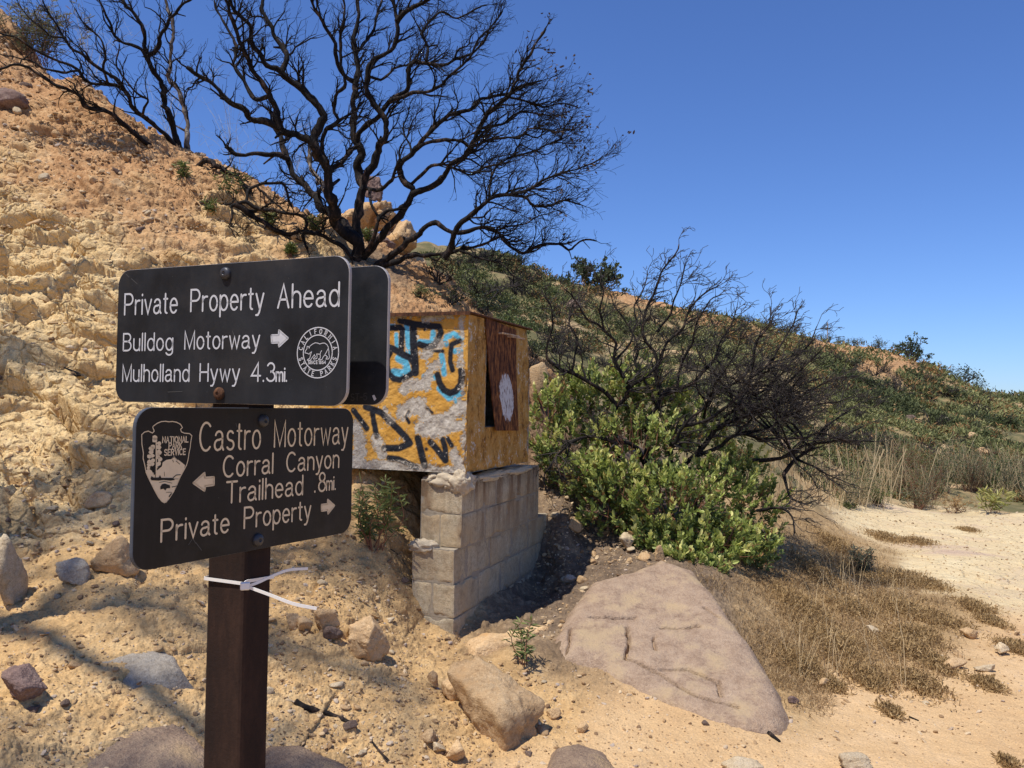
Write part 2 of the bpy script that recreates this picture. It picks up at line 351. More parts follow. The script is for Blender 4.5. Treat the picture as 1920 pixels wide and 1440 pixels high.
def hits(px, py):
    """where the sight lines through photo pixels meet the ground (vectorised)"""
    px = np.atleast_1d(np.asarray(px, float)); py = np.atleast_1d(np.asarray(py, float))
    d = np.stack([(px - 960) / F, -(py - 720) / F, -np.ones_like(px)], -1) @ CR.T
    D = np.geomspace(1.6, 140, 900); P = CO + d[:, None] * D[None, :, None]
    below = P[..., 2] < gz(P[..., 0], P[..., 1]); k = below.argmax(1); ok = below.any(1)
    k = np.where(ok, np.maximum(k, 1), 1); t0, t1 = D[k - 1], D[k]
    for _ in range(12):
        tm = (t0 + t1) / 2; Q = CO + d * tm[:, None]; bl = Q[:, 2] < gz(Q[:, 0], Q[:, 1]); t1 = np.where(bl, tm, t1); t0 = np.where(bl, t0, tm)
    return CO + d * t1[:, None], ok
def crest(px):
    """the skyline point of the far ridge in the direction of a photo column"""
    d = ray(px, 700); d = d / np.hypot(d[0], d[1]); r = np.linspace(22, 120, 1200); z = gz(d[0] * r, d[1] * r); k = ((z - EYE) / r).argmax(); return np.array((d[0] * r[k], d[1] * r[k], z[k]))
def hit(px, py):
    p, ok = hits(px, py); return p[0]

def ground_material():
    t = NT('ground'); A, B = t.sep(t.attr('zone_a').outputs['Color']), t.sep(t.attr('zone_b').outputs['Color'])
    n1, n2, n3, n4 = t.noise(.9, 6, .6), t.noise(5, 5, .6), t.noise(26, 4, .6), t.noise(120, 3, .6)
    grain = t.rng(n4, .25, .75, .72, 1.18)
    def two(c0, c1, c2, f): return t.ramp(f, [(.28, c0), (.5, c1), (.72, c2)])
    mixn = t.math('ADD', t.math('MULTIPLY', n2, .55), t.math('MULTIPLY', n3, .45))
    mixl = t.math('ADD', t.math('MULTIPLY', n1, .6), t.math('MULTIPLY', n2, .4))
    e = two((.22, .135, .065), (.55, .35, .155), (.74, .535, .28), t.math('ADD', t.math('MULTIPLY', n1, .4), t.math('MULTIPLY', mixn, .6)))
    d = two((.24, .115, .05), (.47, .262, .12), (.66, .44, .23), mixn)
    k = two((.40, .24, .10), (.66, .465, .225), (.83, .655, .375), t.math('ADD', t.math('MULTIPLY', n1, .35), t.math('MULTIPLY', mixn, .65)))
    s = two((.50, .31, .15), (.60, .40, .205), (.67, .47, .27), mixl)
    l = two((.56, .42, .29), (.65, .50, .28), (.75, .63, .39), mixl)
    streak = t.noise(1, 4, .5, vec=t.n('VectorMath', {0: t.co(), 1: (.5, 1.6, 1)}, operation='MULTIPLY').outputs[0])
    l = t.mix(t.math('MULTIPLY', t.rng(streak, .60, .70), .6), l, (.48, .33, .26))
    hh = t.ramp(t.math('ADD', t.math('MULTIPLY', t.noise(.22, 5, .65), .6), t.math('MULTIPLY', t.noise(2.2, 4, .6), .4)), [(.36, (.10, .095, .042)), (.46, (.16, .14, .065)), (.53, (.30, .22, .11)), (.62, (.56, .38, .20))])
    g = two((.20, .125, .055), (.38, .25, .12), (.55, .39, .20), mixn)
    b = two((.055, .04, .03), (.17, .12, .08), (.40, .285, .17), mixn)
    c = t.mix(A['Red'], (0, 0, 0), e)
    col = None
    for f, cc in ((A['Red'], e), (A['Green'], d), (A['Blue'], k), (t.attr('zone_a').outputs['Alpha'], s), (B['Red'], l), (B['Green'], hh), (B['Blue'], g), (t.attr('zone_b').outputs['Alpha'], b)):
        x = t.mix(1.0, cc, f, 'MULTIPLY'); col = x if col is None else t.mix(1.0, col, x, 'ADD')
    col = t.mix(1.0, col, grain, 'MULTIPLY')
    ck = t.vor(2.6, 'DISTANCE_TO_EDGE', vec=t.n('VectorMath', {0: t.co(), 1: t.n('VectorMath', {0: t.n('TexNoise', {'Scale': 3.0, 'Detail': 4, 'Vector': t.co()}).outputs['Color'], 1: (.35, .35, .35)}, operation='MULTIPLY').outputs[0]}, operation='ADD').outputs[0]); ck2 = t.vor(8, 'DISTANCE_TO_EDGE')
    crk = t.math('MULTIPLY', t.math('ADD', t.rng(ck, 0, .05, 0, 1), t.math('MULTIPLY', t.rng(ck2, 0, .10, 0, 1), .4)), t.math('ADD', A['Blue'], t.math('MULTIPLY', B['Red'], .55)))
    bp = t.bump(n4, .5, .006); bp = t.bump(t.vor(70), .4, .008, bp); bp = t.bump(n3, .5, .02, bp); bp = t.bump(crk, .7, .03, bp)
    return t.done(col, .95, bp, spec=.12)
def make_ground():
    V = PXYZ.reshape(-1, 3); m = len(RR)
    i = np.arange(m - 1)[:, None]; j = np.arange(NX)[None]; k = (j + 1) % NX
    f = np.stack([i * NX + j, i * NX + k, (i + 1) * NX + k, (i + 1) * NX + j], -1).reshape(-1, 4)
    f = f[:, ::-1].copy()
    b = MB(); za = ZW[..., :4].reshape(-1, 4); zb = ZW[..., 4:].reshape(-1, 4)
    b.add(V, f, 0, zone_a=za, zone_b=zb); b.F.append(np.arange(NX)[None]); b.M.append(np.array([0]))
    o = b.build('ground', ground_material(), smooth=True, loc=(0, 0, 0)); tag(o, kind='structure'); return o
make_ground()

# ---------------------------------------------------------------- strokes, letters
def arc(cx, cy, rx, ry, a, b, n=12):
    t = np.radians(np.linspace(a, b, n)); return list(zip(cx + rx * np.cos(t), cy + ry * np.sin(t)))
def _o(w=.4): return arc(w / 2, .34, w / 2, .34, 0, 360, 22)
GL = {  # single-stroke routed lettering: advance width, strokes
 'P': (.5, [[(0, 0), (0, 1), (.26, 1)] + arc(.26, .74, .23, .26, 90, -90) + [(0, .48)]]),
 'R': (.5, [[(0, 0), (0, 1), (.26, 1)] + arc(.26, .75, .22, .25, 90, -90) + [(0, .5)], [(.24, .5), (.48, 0)]]),
 'B': (.5, [[(0, 0), (0, 1), (.25, 1)] + arc(.25, .77, .2, .23, 90, -90) + [(0, .54)], [(.25, .54)] + arc(.25, .27, .24, .27, 90, -90) + [(0, 0)]]),
 'r': (.24, [[(0, 0), (0, .68)], [(0, .42)] + arc(.2, .44, .2, .22, 170, 75, 8)]),
 'i': (.0, [[(0, 0), (0, .68)], [(0, .9), (0, .94)]]), 'l': (.0, [[(0, 0), (0, 1)]]), 'I': (.0, [[(0, 0), (0, 1)]]),
 'v': (.38, [[(0, .68), (.19, 0), (.38, .68)]]), 'V': (.46, [[(0, 1), (.23, 0), (.46, 1)]]),
 'a': (.42, [arc(.2, .5, .165, .18, 165, 0, 9) + [(.365, .5), (.365, .1), (.42, .01)], [(.365, .42), (.2, .37)] + arc(.155, .185, .155, .185, 90, 270, 10) + [(.27, .04), (.365, .2)]]),
 't': (.22, [[(.09, .92), (.09, .13)] + arc(.2, .13, .11, .13, 180, 265, 6), [(0, .68), (.21, .68)]]),
 'e': (.4, [[(0, .36), (.395, .36)] + arc(.2, .34, .2, .34, 5, 318, 18)]), 'o': (.4, [_o()]),
 'p': (.4, [[(0, -.28), (0, .68)], _o()]), 'd': (.4, [[(.4, 0), (.4, 1)], _o()]), 'g': (.4, [_o(), [(.4, .68), (.4, -.08)] + arc(.2, -.08, .2, .2, 0, -155, 9)]),
 'y': (.38, [[(0, .68), (.195, .02)], [(.38, .68), (.17, -.16), (.1, -.27), (.01, -.27)]]),
 'A': (.5, [[(0, 0), (.25, 1), (.5, 0)], [(.09, .35), (.41, .35)]]), 'h': (.37, [[(0, 0), (0, 1)], [(0, .4)] + arc(.185, .45, .185, .23, 180, 0, 10) + [(.37, 0)]]),
 'n': (.37, [[(0, 0), (0, .68)], [(0, .4)] + arc(.185, .45, .185, .23, 180, 0, 10) + [(.37, 0)]]),
 'm': (.6, [[(0, 0), (0, .68)], [(0, .4)] + arc(.15, .48, .15, .2, 180, 0, 8) + [(.3, 0)], [(.3, .4)] + arc(.45, .48, .15, .2, 180, 0, 8) + [(.6, 0)]]),
 'u': (.37, [[(0, .68), (0, .22)] + arc(.185, .22, .185, .22, 180, 360, 10) + [(.37, .68)], [(.37, .22), (.37, 0)]]),
 'w': (.56, [[(0, .68), (.14, 0), (.28, .62), (.42, 0), (.56, .68)]]), 's': (.34, [arc(.17, .51, .15, .17, 35, 262, 9) + arc(.17, .17, .17, .17, 85, -150, 9)]),
 'M': (.58, [[(0, 0), (0, 1), (.29, .04), (.58, 1), (.58, 0)]]), 'H': (.48, [[(0, 0), (0, 1)], [(.48, 0), (.48, 1)], [(0, .52), (.48, .52)]]),
 'N': (.5, [[(0, 0), (0, 1), (.5, 0), (.5, 1)]]), 'T': (.5, [[(.25, 0), (.25, 1)], [(0, 1), (.5, 1)]]), 'C': (.52, [arc(.28, .5, .28, .5, 48, 312, 18)]),
 'O': (.56, [arc(.28, .5, .28, .5, 0, 360, 24)]), 'L': (.4, [[(0, 1), (0, 0), (.4, 0)]]), 'F': (.42, [[(0, 0), (0, 1), (.42, 1)], [(0, .52), (.36, .52)]]),
 'E': (.42, [[(.42, 1), (0, 1), (0, 0), (.42, 0)], [(0, .52), (.37, .52)]]), 'K': (.48, [[(0, 0), (0, 1)], [(.46, 1), (0, .4)], [(.17, .6), (.48, 0)]]),
 'S': (.46, [arc(.23, .75, .21, .25, 30, 262, 10) + arc(.23, .25, .23, .25, 85, -150, 10)]),
 '4': (.5, [[(.38, 0), (.38, 1), (0, .3), (.52, .3)]]), '3': (.46, [arc(.22, .76, .2, .24, 155, -85, 10) + arc(.22, .27, .24, .27, 85, -155, 10)]),
 '8': (.46, [arc(.23, .77, .19, .23, 0, 360, 16), arc(.23, .27, .23, .27, 0, 360, 18)]), '1': (.12, [[(0, .8), (.12, 1), (.12, 0)]]),
 '6': (.44, [[(.38, .95)] + arc(.3, .3, .3, .62, 110, 180, 7) + arc(.22, .28, .22, .28, 180, 540, 18)]), '5': (.44, [[(.4, 1), (.05, 1), (.02, .55)] + arc(.21, .32, .22, .32, 130, -150, 12)]),
 '.': (.0, [[(0, 0), (0, .03)]]), '-': (.3, [[(0, .45), (.3, .45)]]), ' ': (.25, []),
}
def text_strokes(txt, gap=.17):
    x = 0; out = []
    for ch in txt:
        w_, st = GL[ch]; out += [[(x + a, b) for a, b in s] for s in st]; x += w_ + gap
    return out, x - gap
def ribbon(mb, P2, wd, fr, h, mi=0):
    """flat stroke with round ends laid on a frame fr(s,t,h) -> world"""
    P = np.asarray(P2, float); keep = [0] + [i for i in range(1, len(P)) if np.hypot(*(P[i] - P[i - 1])) > 1e-6]; P = P[keep]
    if len(P) < 2: return
    T = np.diff(P, axis=0); T /= np.linalg.norm(T, axis=1, keepdims=True); N = np.stack([-T[:, 1], T[:, 0]], 1)
    M = np.concatenate([N[:1], N[:-1] + N[1:], N[-1:]]); M /= np.linalg.norm(M, axis=1, keepdims=True) + 1e-9
    c = np.concatenate([[1], np.clip((M[1:-1] * N[1:]).sum(1), .45, 1), [1]]); off = M / c[:, None] * wd / 2
    L, R = P + off, P - off; cap = []
    def semi(p, t): a0_ = math.atan2(t[1], t[0]); return [p + wd / 2 * np.array((math.cos(a0_ + a), math.sin(a0_ + a))) for a in np.linspace(-math.pi / 2, math.pi / 2, 7)[1:-1]]
    e = semi(P[-1], T[-1]); b0 = semi(P[0], -T[0])
    pts = list(L) + list(R) + e + b0; n = len(P); V = [fr(q[0], q[1], h) for q in pts]
    f = [[i + n, i + n + 1, i + 1, i] for i in range(n - 1)]
    f.append([n - 1, 2 * n - 1] + list(range(2 * n, 2 * n + 5))); f.append([n, 0] + list(range(2 * n + 5, 2 * n + 10)))
    mb.add(V, f, mi)
def fill(mb, P2, fr, h, mi=0):
    """flat filled outline, triangulated"""
    from mathutils.geometry import tessellate_polygon
    P = [Vector((float(a), float(b), 0)) for a, b in P2]; T = tessellate_polygon([P])
    A_ = sum(P[i].x * P[i - 1].y - P[i - 1].x * P[i].y for i in range(len(P)))
    tr = []
    for t in T:
        a, b, c = [P[i] for i in t]; cr = (b - a).cross(c - a).z; tr.append(list(t) if cr > 0 else [t[0], t[2], t[1]])
    mb.add([fr(p.x, p.y, h) for p in P], tr, mi)

# ---------------------------------------------------------------- the sign post
def painted(name, dark, edge):
    t = NT(name); n = t.noise(9, 5, .65); n2 = t.noise(160, 3, .6)
    c = t.ramp(n, [(.3, dark), (.7, tuple(x * 1.9 + .004 for x in dark))])
    dr = t.noise(1, 4, .6, vec=t.n('VectorMath', {0: t.co(), 1: (26, 26, 2.2)}, operation='MULTIPLY').outputs[0]); c = t.mix(t.math('MULTIPLY', t.rng(dr, .48, .8), .3), c, (.04, .038, .037)); c = t.mix(t.math('MULTIPLY', t.rng(t.noise(3.5, 5, .7), .52, .72), .35), c, (.075, .062, .05))
    sp = t.rng(t.vor(55), .035, .02); c = t.mix(t.math('MULTIPLY', sp, .5), c, (.25, .25, .25))
    return t.done(c, t.rng(n, .3, .7, .45, .65), t.bump(n2, .12, .002), spec=.25)
def flat(name, col, rough=.6, var=.25, scale=30, bump=.2, spec=.3, metal=0):
    t = NT(name); n = t.noise(scale, 4, .6); c = t.mix(n, tuple(x * (1 - var) for x in col), tuple(min(1, x * (1 + var)) for x in col))
    return t.done(c, rough, t.bump(n, bump, .003), spec=spec, metal=metal)
def rusty(name, dark=(.03, .015, .01), mid=(.10, .045, .022), lite=(.26, .12, .05), scale=14):
    t = NT(name); v = t.n('VectorMath', {0: t.co(), 1: (2.2, 2.2, .7)}, operation='MULTIPLY').outputs[0]
    n = t.noise(scale, 6, .7, vec=v); c = t.ramp(n, [(.32, dark), (.5, mid), (.7, lite)])
    return t.done(c, .85, t.bump(t.noise(90, 4, .7), .4, .004), spec=.25)
M_BLACK = painted('black_paint', (.0095, .0105, .0125), 0); M_BROWN = painted('brown_black_paint', (.0095, .0072, .0055), 0)
M_ALU = flat('bare_sheet_edge', (.36, .33, .31), .5); M_LETTER = flat('grey_letter_paint', (.55, .55, .56), .6, .12, 60)
M_LETTER2 = flat('beige_letter_paint', (.74, .60, .40), .7, .16, 60); M_BOLT = flat('dark_bolt', (.035, .035, .04), .45, .4, 50, spec=.5); M_BOLTR = rusty('rusty_bolt')  # lower sign's letters are a warmer beige than the upper ones
M_EDGEB = flat('painted_edge', (.07, .08, .10), .5); M_POST = rusty('rust_steel', (.016, .009, .007), (.026, .013, .009), (.05, .025, .016), 6); M_TIE = flat('white_nylon', (.78, .76, .72), .4, .06, spec=.4)
M_FAINT = flat('faded_number', (.045, .046, .05), .6)

def fit_plate(TL, TR, BR, BL, H):
    def D(t, b): d = ray(*t)[2] - ray(*b)[2]; return H / d
    DL, DR = D(TL, BL), D(TR, BR); bl, br = at(*BL, DL), at(*BR, DR); tl, tr = at(*TL, DL), at(*TR, DR)
    zb = (bl[2] + br[2]) / 2; O = np.array((bl[0] / 2 + tl[0] / 2, bl[1] / 2 + tl[1] / 2, zb)); E = np.array((br[0] / 2 + tr[0] / 2, br[1] / 2 + tr[1] / 2, zb))
    return O, E, H
class Plate:
    def __init__(s, O, E, H, th=.008):
        s.O = np.array(O); s.W = np.linalg.norm(E - O); s.ex = (E - O) / s.W; s.ey = np.array((0, 0, 1.)); s.nz = np.cross(s.ex, s.ey); s.H = H; s.th = th
        if s.nz @ (CO - s.O) < 0: s.nz = -s.nz
    def fr(s, a, b, h=0): return s.O + s.ex * a + s.ey * b + s.nz * h
    def uv(s, px, py):
        d = ray(px, py); t = ((s.O - CO) @ s.nz) / (d @ s.nz); p = CO + d * t - s.O; return np.array((p @ s.ex, p @ s.ey))
    def panel(s, name, mats, parent, r=.035):
        out = []
        for cx, cy, a in ((s.W - r, s.H - r, 0), (r, s.H - r, 90), (r, r, 180), (s.W - r, r, 270)): out += arc(cx, cy, r, r, a, a + 90, 8)
        n = len(out); bv = .0012; cen = np.array((s.W / 2, s.H / 2)); b = MB(); P = np.array(out); I = cen + (P - cen) * (1 - bv / (np.abs(P - cen).max() * .9))
        flip = np.dot(np.cross(s.ex, s.ey), s.nz) < 0
        V = [s.fr(*p, 0) for p in I] + [s.fr(*p, -bv) for p in P] + [s.fr(*p, -s.th) for p in P]
        q = lambda o1, o2: [[o1 + i, o2 + i, o2 + (i + 1) % n, o1 + (i + 1) % n] for i in range(n)]
        b.add(V, [list(range(n))], 0); m = b.n - len(V)
        for f in q(0, n) + q(n, 2 * n): b.F.append(np.array([f])); b.M.append(np.array([1]))
        b.F.append(np.array([list(range(3 * n - 1, 2 * n - 1, -1))])); b.M.append(np.array([0]))
        return b.build(name, mats, parent)
    def bolt(s, px, py, r, mat, parent):
        u, v = s.uv(px, py); b = MB(); rings = [(1, 0), (1, .003), (.92, .0055), (.7, .0078), (.35, .0088), (.30, .0088), (.27, .006), (.12, .006), (.10, .0075)]; n = 20
        V = [s.fr(u + r * k * math.cos(t * 2 * math.pi / n), v + r * k * math.sin(t * 2 * math.pi / n), h) for k, h in rings for t in range(n)]
        f = [[i * n + j, i * n + (j + 1) % n, (i + 1) * n + (j + 1) % n, (i + 1) * n + j] for i in range(len(rings) - 1) for j in range(n)]
        b.add(V, f); b.F.append(np.array([list(range((len(rings) - 1) * n, len(rings) * n))])); b.M.append(np.array([0]))
        return b.build('bolt', mat, parent, smooth=True)
    def word(s, mb, txt, p0, p1, cap, wd, h=.0006, gap=.17):
        """a word whose baseline runs between two photo pixels"""
        a, b_ = s.uv(*p0), s.uv(*p1); st, w_ = text_strokes(txt, gap); L = np.linalg.norm(b_ - a); d = (b_ - a) / L; e = np.array((-d[1], d[0]))
        for q in st: ribbon(mb, [a + d * (x * L / w_) + np.array((0, 1.)) * y * cap for x, y in q], wd, s.fr, h)

root = empty('trail_sign', (*at(447, 1440, 1.83)[:2], gz(*at(447, 1440, 1.83)[:2])))
tag(root, 'rusty steel post carrying two dark trail signs with pale engraved lettering', 'trail sign')
z1 = lambda X, Y: (200 + X / 3.5556, 460 + Y / 3.5556)
z2 = lambda X, Y: (200 + X / 3.4286, 740 + Y / 3.4286)
S1 = Plate(*fit_plate((222, 507), (656, 477), (650, 762), (215.5, 753), .30))
pan = S1.panel('sign_panel', [M_BLACK, M_ALU], root); tag(pan, 'upper black panel reading Private Property Ahead')
b = MB()
for txt, p0, p1, cap in (('Private', (121, 462), (470, 449), .0465), ('Property', (562, 440), (1045, 423), .0468), ('Ahead', (1143, 416), (1548, 404), .047),
                         ('Bulldog', (112, 702), (440, 698), .0382), ('Motorway', (522, 691), (1018, 684), .0382), ('Mulholland', (108, 906), (549, 906), .037), ('Hywy', (623, 905), (884, 905), .037), ('4.3', (966, 905), (1122, 906), .0375), ('mi.', (1131, 906), (1199, 905), .0275)):
    S1.word(b, txt, z1(*p0), z1(*p1), cap, .0043 if cap > .04 else .0037, gap=.2 if txt == '4.3' else .17)
    b.build('lettering', M_LETTER, pan); b = MB()
def arrow(S, zf, pts, mat, par):
    q = [S.uv(*zf(*p)) for p in pts]; b = MB(); fill(b, q, S.fr, .0006); cc = np.mean(q, 0)
    for i in range(len(q)): ribbon(b, [q[i], q[(i + 1) % len(q)]], .004, S.fr, .0006)
    return b.build('arrow', mat, par)
arrow(S1, z1, [(1100, 600), (1148, 598), (1150, 566), (1210, 619), (1150, 675), (1148, 648), (1102, 650)], M_LETTER, pan)
# state park roundel: two rings, lettering round the ring, outlined bear
zc = lambda X, Y: (540 + X / 12, 600 + Y / 12)
b = MB(); c0 = S1.uv(*zc(672, 735)); R1 = .5 * (S1.uv(*zc(672, 165)) - S1.uv(*zc(672, 1300)))[1]; R2 = .5 * (S1.uv(*zc(665, 335)) - S1.uv(*zc(665, 1130)))[1]
circ = lambda r, a0=0, a1=360, n=49: [c0 + r * np.array((math.cos(math.radians(a)), math.sin(math.radians(a)))) for a in np.linspace(a0, a1, n)]
ribbon(b, circ(R1), .0022, S1.fr, .0006); ribbon(b, circ(R2), .0022, S1.fr, .0006)
def ring_text(txt, a_from, a_to, rb, cap, inward):
    n = len(txt)
    for i, ch in enumerate(txt):
        if ch == ' ': continue
        a = math.radians(a_from + (a_to - a_from) * i / (n - 1)); w_, st = GL[ch]; ur = np.array((math.cos(a), math.sin(a))); ut = np.array((math.sin(a), -math.cos(a)))
        if inward: ur2, ut2, r0 = -ur, -ut, rb + cap
        else: ur2, ut2, r0 = ur, ut, rb
        for q in st: ribbon(b, [c0 + ur * r0 + ut2 * (x - w_ / 2) * cap * 1.05 + ur2 * y * cap for x, y in q], .0017, S1.fr, .0006)
dR = R1 - R2
ring_text('CALIFORNIA', 168, 12, R2 + dR * .2, dR * .6, False); ring_text('STATE PARKS', 197, 343, R2 + dR * .2, dR * .6, True)
bear = [(430, 590), (470, 600), (480, 630), (500, 585), (560, 540), (620, 512), (670, 520), (720, 540), (780, 520), (830, 520), (880, 555), (910, 605), (912, 640), (925, 700), (925, 770), (940, 830), (920, 875), (860, 880), (865, 855), (895, 835), (860, 800), (830, 790), (790, 840), (770, 890), (690, 895), (695, 875), (730, 855), (730, 770), (650, 765), (660, 830), (650, 870), (580, 880), (580, 860), (620, 830), (600, 780), (530, 870), (510, 905), (440, 905), (450, 885), (490, 865), (520, 760), (535, 715), (500, 740), (480, 770), (440, 750), (385, 740), (400, 690), (430, 650), (435, 600), (430, 590)]
ribbon(b, [S1.uv(*zc(*p)) for p in bear], .0014, S1.fr, .0006)
ribbon(b, [S1.uv(*zc(*p)) for p in [(905, 650), (870, 720), (830, 790)]], .0014, S1.fr, .0006); ribbon(b, [S1.uv(*zc(*p)) for p in [(760, 690), (735, 730), (730, 775)]], .0014, S1.fr, .0006)
S1.word(b, 'SINCE', zc(460, 990), zc(665, 985), .0062, .0014, gap=.3); S1.word(b, '1864', zc(700, 988), zc(850, 984), .0062, .0014, gap=.3)
b.build('park_emblem', M_LETTER, pan)
tag(S1.bolt(424, 513, .0135, M_BOLT, pan)); S1.bolt(412, 738, .0135, M_BOLTR, pan)

S2 = Plate(*fit_plate((258, 762), (664, 767), (658, 998), (244, 1072), .30))
pan2 = S2.panel('sign_panel', [M_BROWN, M_EDGEB], root); tag(pan2, 'lower brown black panel reading Castro Motorway')
b = MB()
for txt, p0, p1, cap in (('Castro', (597, 362), (985, 344), .0555), ('Motorway', (1077, 335), (1547, 313), .0555), ('Corral', (749, 530), (1065, 503), .042), ('Canyon', (1156, 496), (1490, 466), .042),
                         ('Trailhead', (769, 697), (1257, 641), .0425), ('.8', (1337, 625), (1404, 618), .0425), ('mi.', (1412, 614), (1468, 608), .031), ('Private', (349, 945), (783, 882), .0405), ('Property', (883, 858), (1308, 797), .0425)):
    S2.word(b, txt, z2(*p0), z2(*p1), cap, .0043 if cap > .04 else .0038, gap=.26 if txt == '.8' else .17)
    b.build('lettering', M_LETTER2, pan2); b = MB()
arrow(S2, z2, [(556, 568), (628, 502), (630, 534), (688, 530), (688, 580), (632, 588), (628, 618)], M_LETTER2, pan2)
arrow(S2, z2, [(1380, 707), (1418, 703), (1420, 674), (1464, 713), (1422, 766), (1420, 742), (1380, 747)], M_LETTER2, pan2)
za = lambda X, Y: (240 + X / 7.58, 770 + Y / 7.58)
b = MB(); head = [(350, 225), (410, 180), (470, 155), (530, 150), (580, 158), (630, 153), (690, 165), (745, 195), (770, 240), (745, 265), (755, 300), (800, 320), (870, 325), (905, 355), (890, 440), (880, 530), (865, 600), (850, 700), (830, 770), (790, 850), (735, 950), (690, 1060), (640, 1160), (580, 1250), (540, 1300), (515, 1308), (480, 1290), (430, 1230), (380, 1140), (330, 1040), (290, 960), (255, 880), (235, 770), (212, 680), (215, 600), (195, 480), (192, 340), (230, 305), (285, 290), (345, 318), (370, 290), (350, 240), (350, 225)]
P2 = lambda L: [S2.uv(*za(*p)) for p in L]
ribbon(b, P2(head), .0017, S2.fr, .0006)
fill(b, P2([(248, 850), (290, 825), (330, 850), (352, 885), (420, 840), (480, 790), (490, 735), (540, 700), (600, 690), (655, 645), (700, 690), (760, 735), (808, 775), (790, 850), (735, 950), (700, 1040), (640, 1160), (580, 1250), (540, 1300), (515, 1308), (480, 1290), (430, 1230), (380, 1140), (330, 1040), (290, 960), (260, 880)]), S2.fr, .0006)
rng_ = random.Random(3)
for cx, cy, r in ((380, 385, 30), (375, 420, 28), (440, 465, 24), (330, 540, 28), (350, 510, 26), (430, 520, 28), (325, 590, 24), (440, 590, 30), (415, 620, 20), (300, 650, 26), (345, 640, 24), (450, 690, 26), (420, 660, 24), (300, 730, 26), (355, 705, 22), (300, 770, 24), (345, 760, 22), (435, 750, 24), (410, 790, 20), (285, 815, 20)):
    q = [(cx + r * 1.35 * rng_.uniform(.75, 1.15) * math.cos(a), cy + r * 1.35 * rng_.uniform(.75, 1.15) * math.sin(a)) for a in np.linspace(0, 2 * math.pi, 9)[:-1]]; fill(b, P2(q[::-1]), S2.fr, .0006)
ribbon(b, P2([(398, 440), (398, 940)]), .0024, S2.fr, .0007)
for txt, p0, p1 in (('NATIONAL', (488, 455), (850, 445)), ('PARK', (578, 540), (760, 533)), ('SERVICE', (515, 635), (812, 622))): S2.word(b, txt, za(*p0), za(*p1), .0108, .0021, gap=.22)
dk = lambda L: fill(b, P2(L), S2.fr, .0011, 1)
dk([(455, 1080), (480, 1045), (520, 1035), (590, 1060), (595, 1100), (545, 1105), (525, 1135), (500, 1110), (455, 1120)])
dk([(315, 965), (330, 930), (360, 950), (430, 950), (450, 915), (470, 955), (640, 955), (660, 985), (600, 995), (500, 985), (430, 995), (330, 990)])
for L, wd in (([(640, 950), (680, 915), (740, 910)], .0016), ([(600, 690), (655, 655), (700, 700)], .001), ([(620, 1085), (690, 1070)], .0014), ([(440, 1020), (520, 1005), (620, 1030)], .0009), ([(640, 970), (710, 970)], .0008), ([(540, 1160), (620, 1160)], .0009), ([(580, 1220), (610, 1180)], .0022), ([(630, 700), (640, 730)], .0012), ([(680, 715), (730, 760)], .0012), ([(385, 640), (385, 950)], .0012), ([(360, 800), (375, 850), (370, 900)], .003), ([(420, 800), (450, 790)], .002), ([(510, 870), (515, 930)], .0008)): ribbon(b, P2(L), wd, S2.fr, .0011, 1)
b.build('park_service_emblem', [M_LETTER2, M_BROWN], pan2)
b = MB(); M_SCR = flat('scratched_paint', (.095, .092, .086))
for p_, q_ in (((556, 930), (572, 955)), ((574, 952), (609, 1000)), ((525, 965), (548, 930)), ((830, 185), (838, 210))): ribbon(b, [S2.uv(*z2(*p_)), S2.uv(*z2(*q_))], .0011, S2.fr, .0004); b.build('scratch', M_SCR, pan2); b = MB()
b = MB()
for p_, q_ in (((128, 190), (150, 212)), ((165, 222), (206, 258)), ((410, 978), (505, 974)), ((840, 570), (848, 600))): ribbon(b, [S1.uv(*z1(*p_)), S1.uv(*z1(*q_))], .0011, S1.fr, .0004); b.build('scratch', M_SCR, pan); b = MB()
S2.bolt(493, 789, .0135, M_BOLT, pan2); S2.bolt(483, 1012, .0135, M_BOLT, pan2)
# post: rectangular tube behind both panels
C0 = at(454, 1150, 1.715); eL, eR = -S1.ex, S2.ex; wl, wr = .106, .080
zt, zb = S1.O[2] + S1.H + .003, float(root['_w'][2]) - .3
# keep the tube's faces just behind the panels
dl = max(0, ((C0 - S1.O) @ S1.nz) + S1.th + .001); C0 = C0 - S1.nz * dl; dr = max(0, ((C0 - S2.O) @ S2.nz) + S2.th + .001); C0 = C0 - S2.nz * dr
b = MB(); rr_ = .008
sec = [C0 + eL * rr_, C0 + (eL + eR) * rr_ * .3, C0 + eR * rr_, C0 + eR * (wr - rr_), C0 + eR * wr + eL * rr_, C0 + eR * wr + eL * (wl - rr_), C0 + eR * (wr - rr_) + eL * wl, C0 + eR * rr_ + eL * wl, C0 + eL * (wl - rr_) + eR * rr_ * .3]
n = len(sec); V = [(p[0], p[1], zb) for p in sec] + [(p[0], p[1], zt) for p in sec]
b.add(V, [[i, (i + 1) % n, n + (i + 1) % n, n + i] for i in range(n)] + [list(range(n, 2 * n))[::-1]]); b.build('post', M_POST, root)
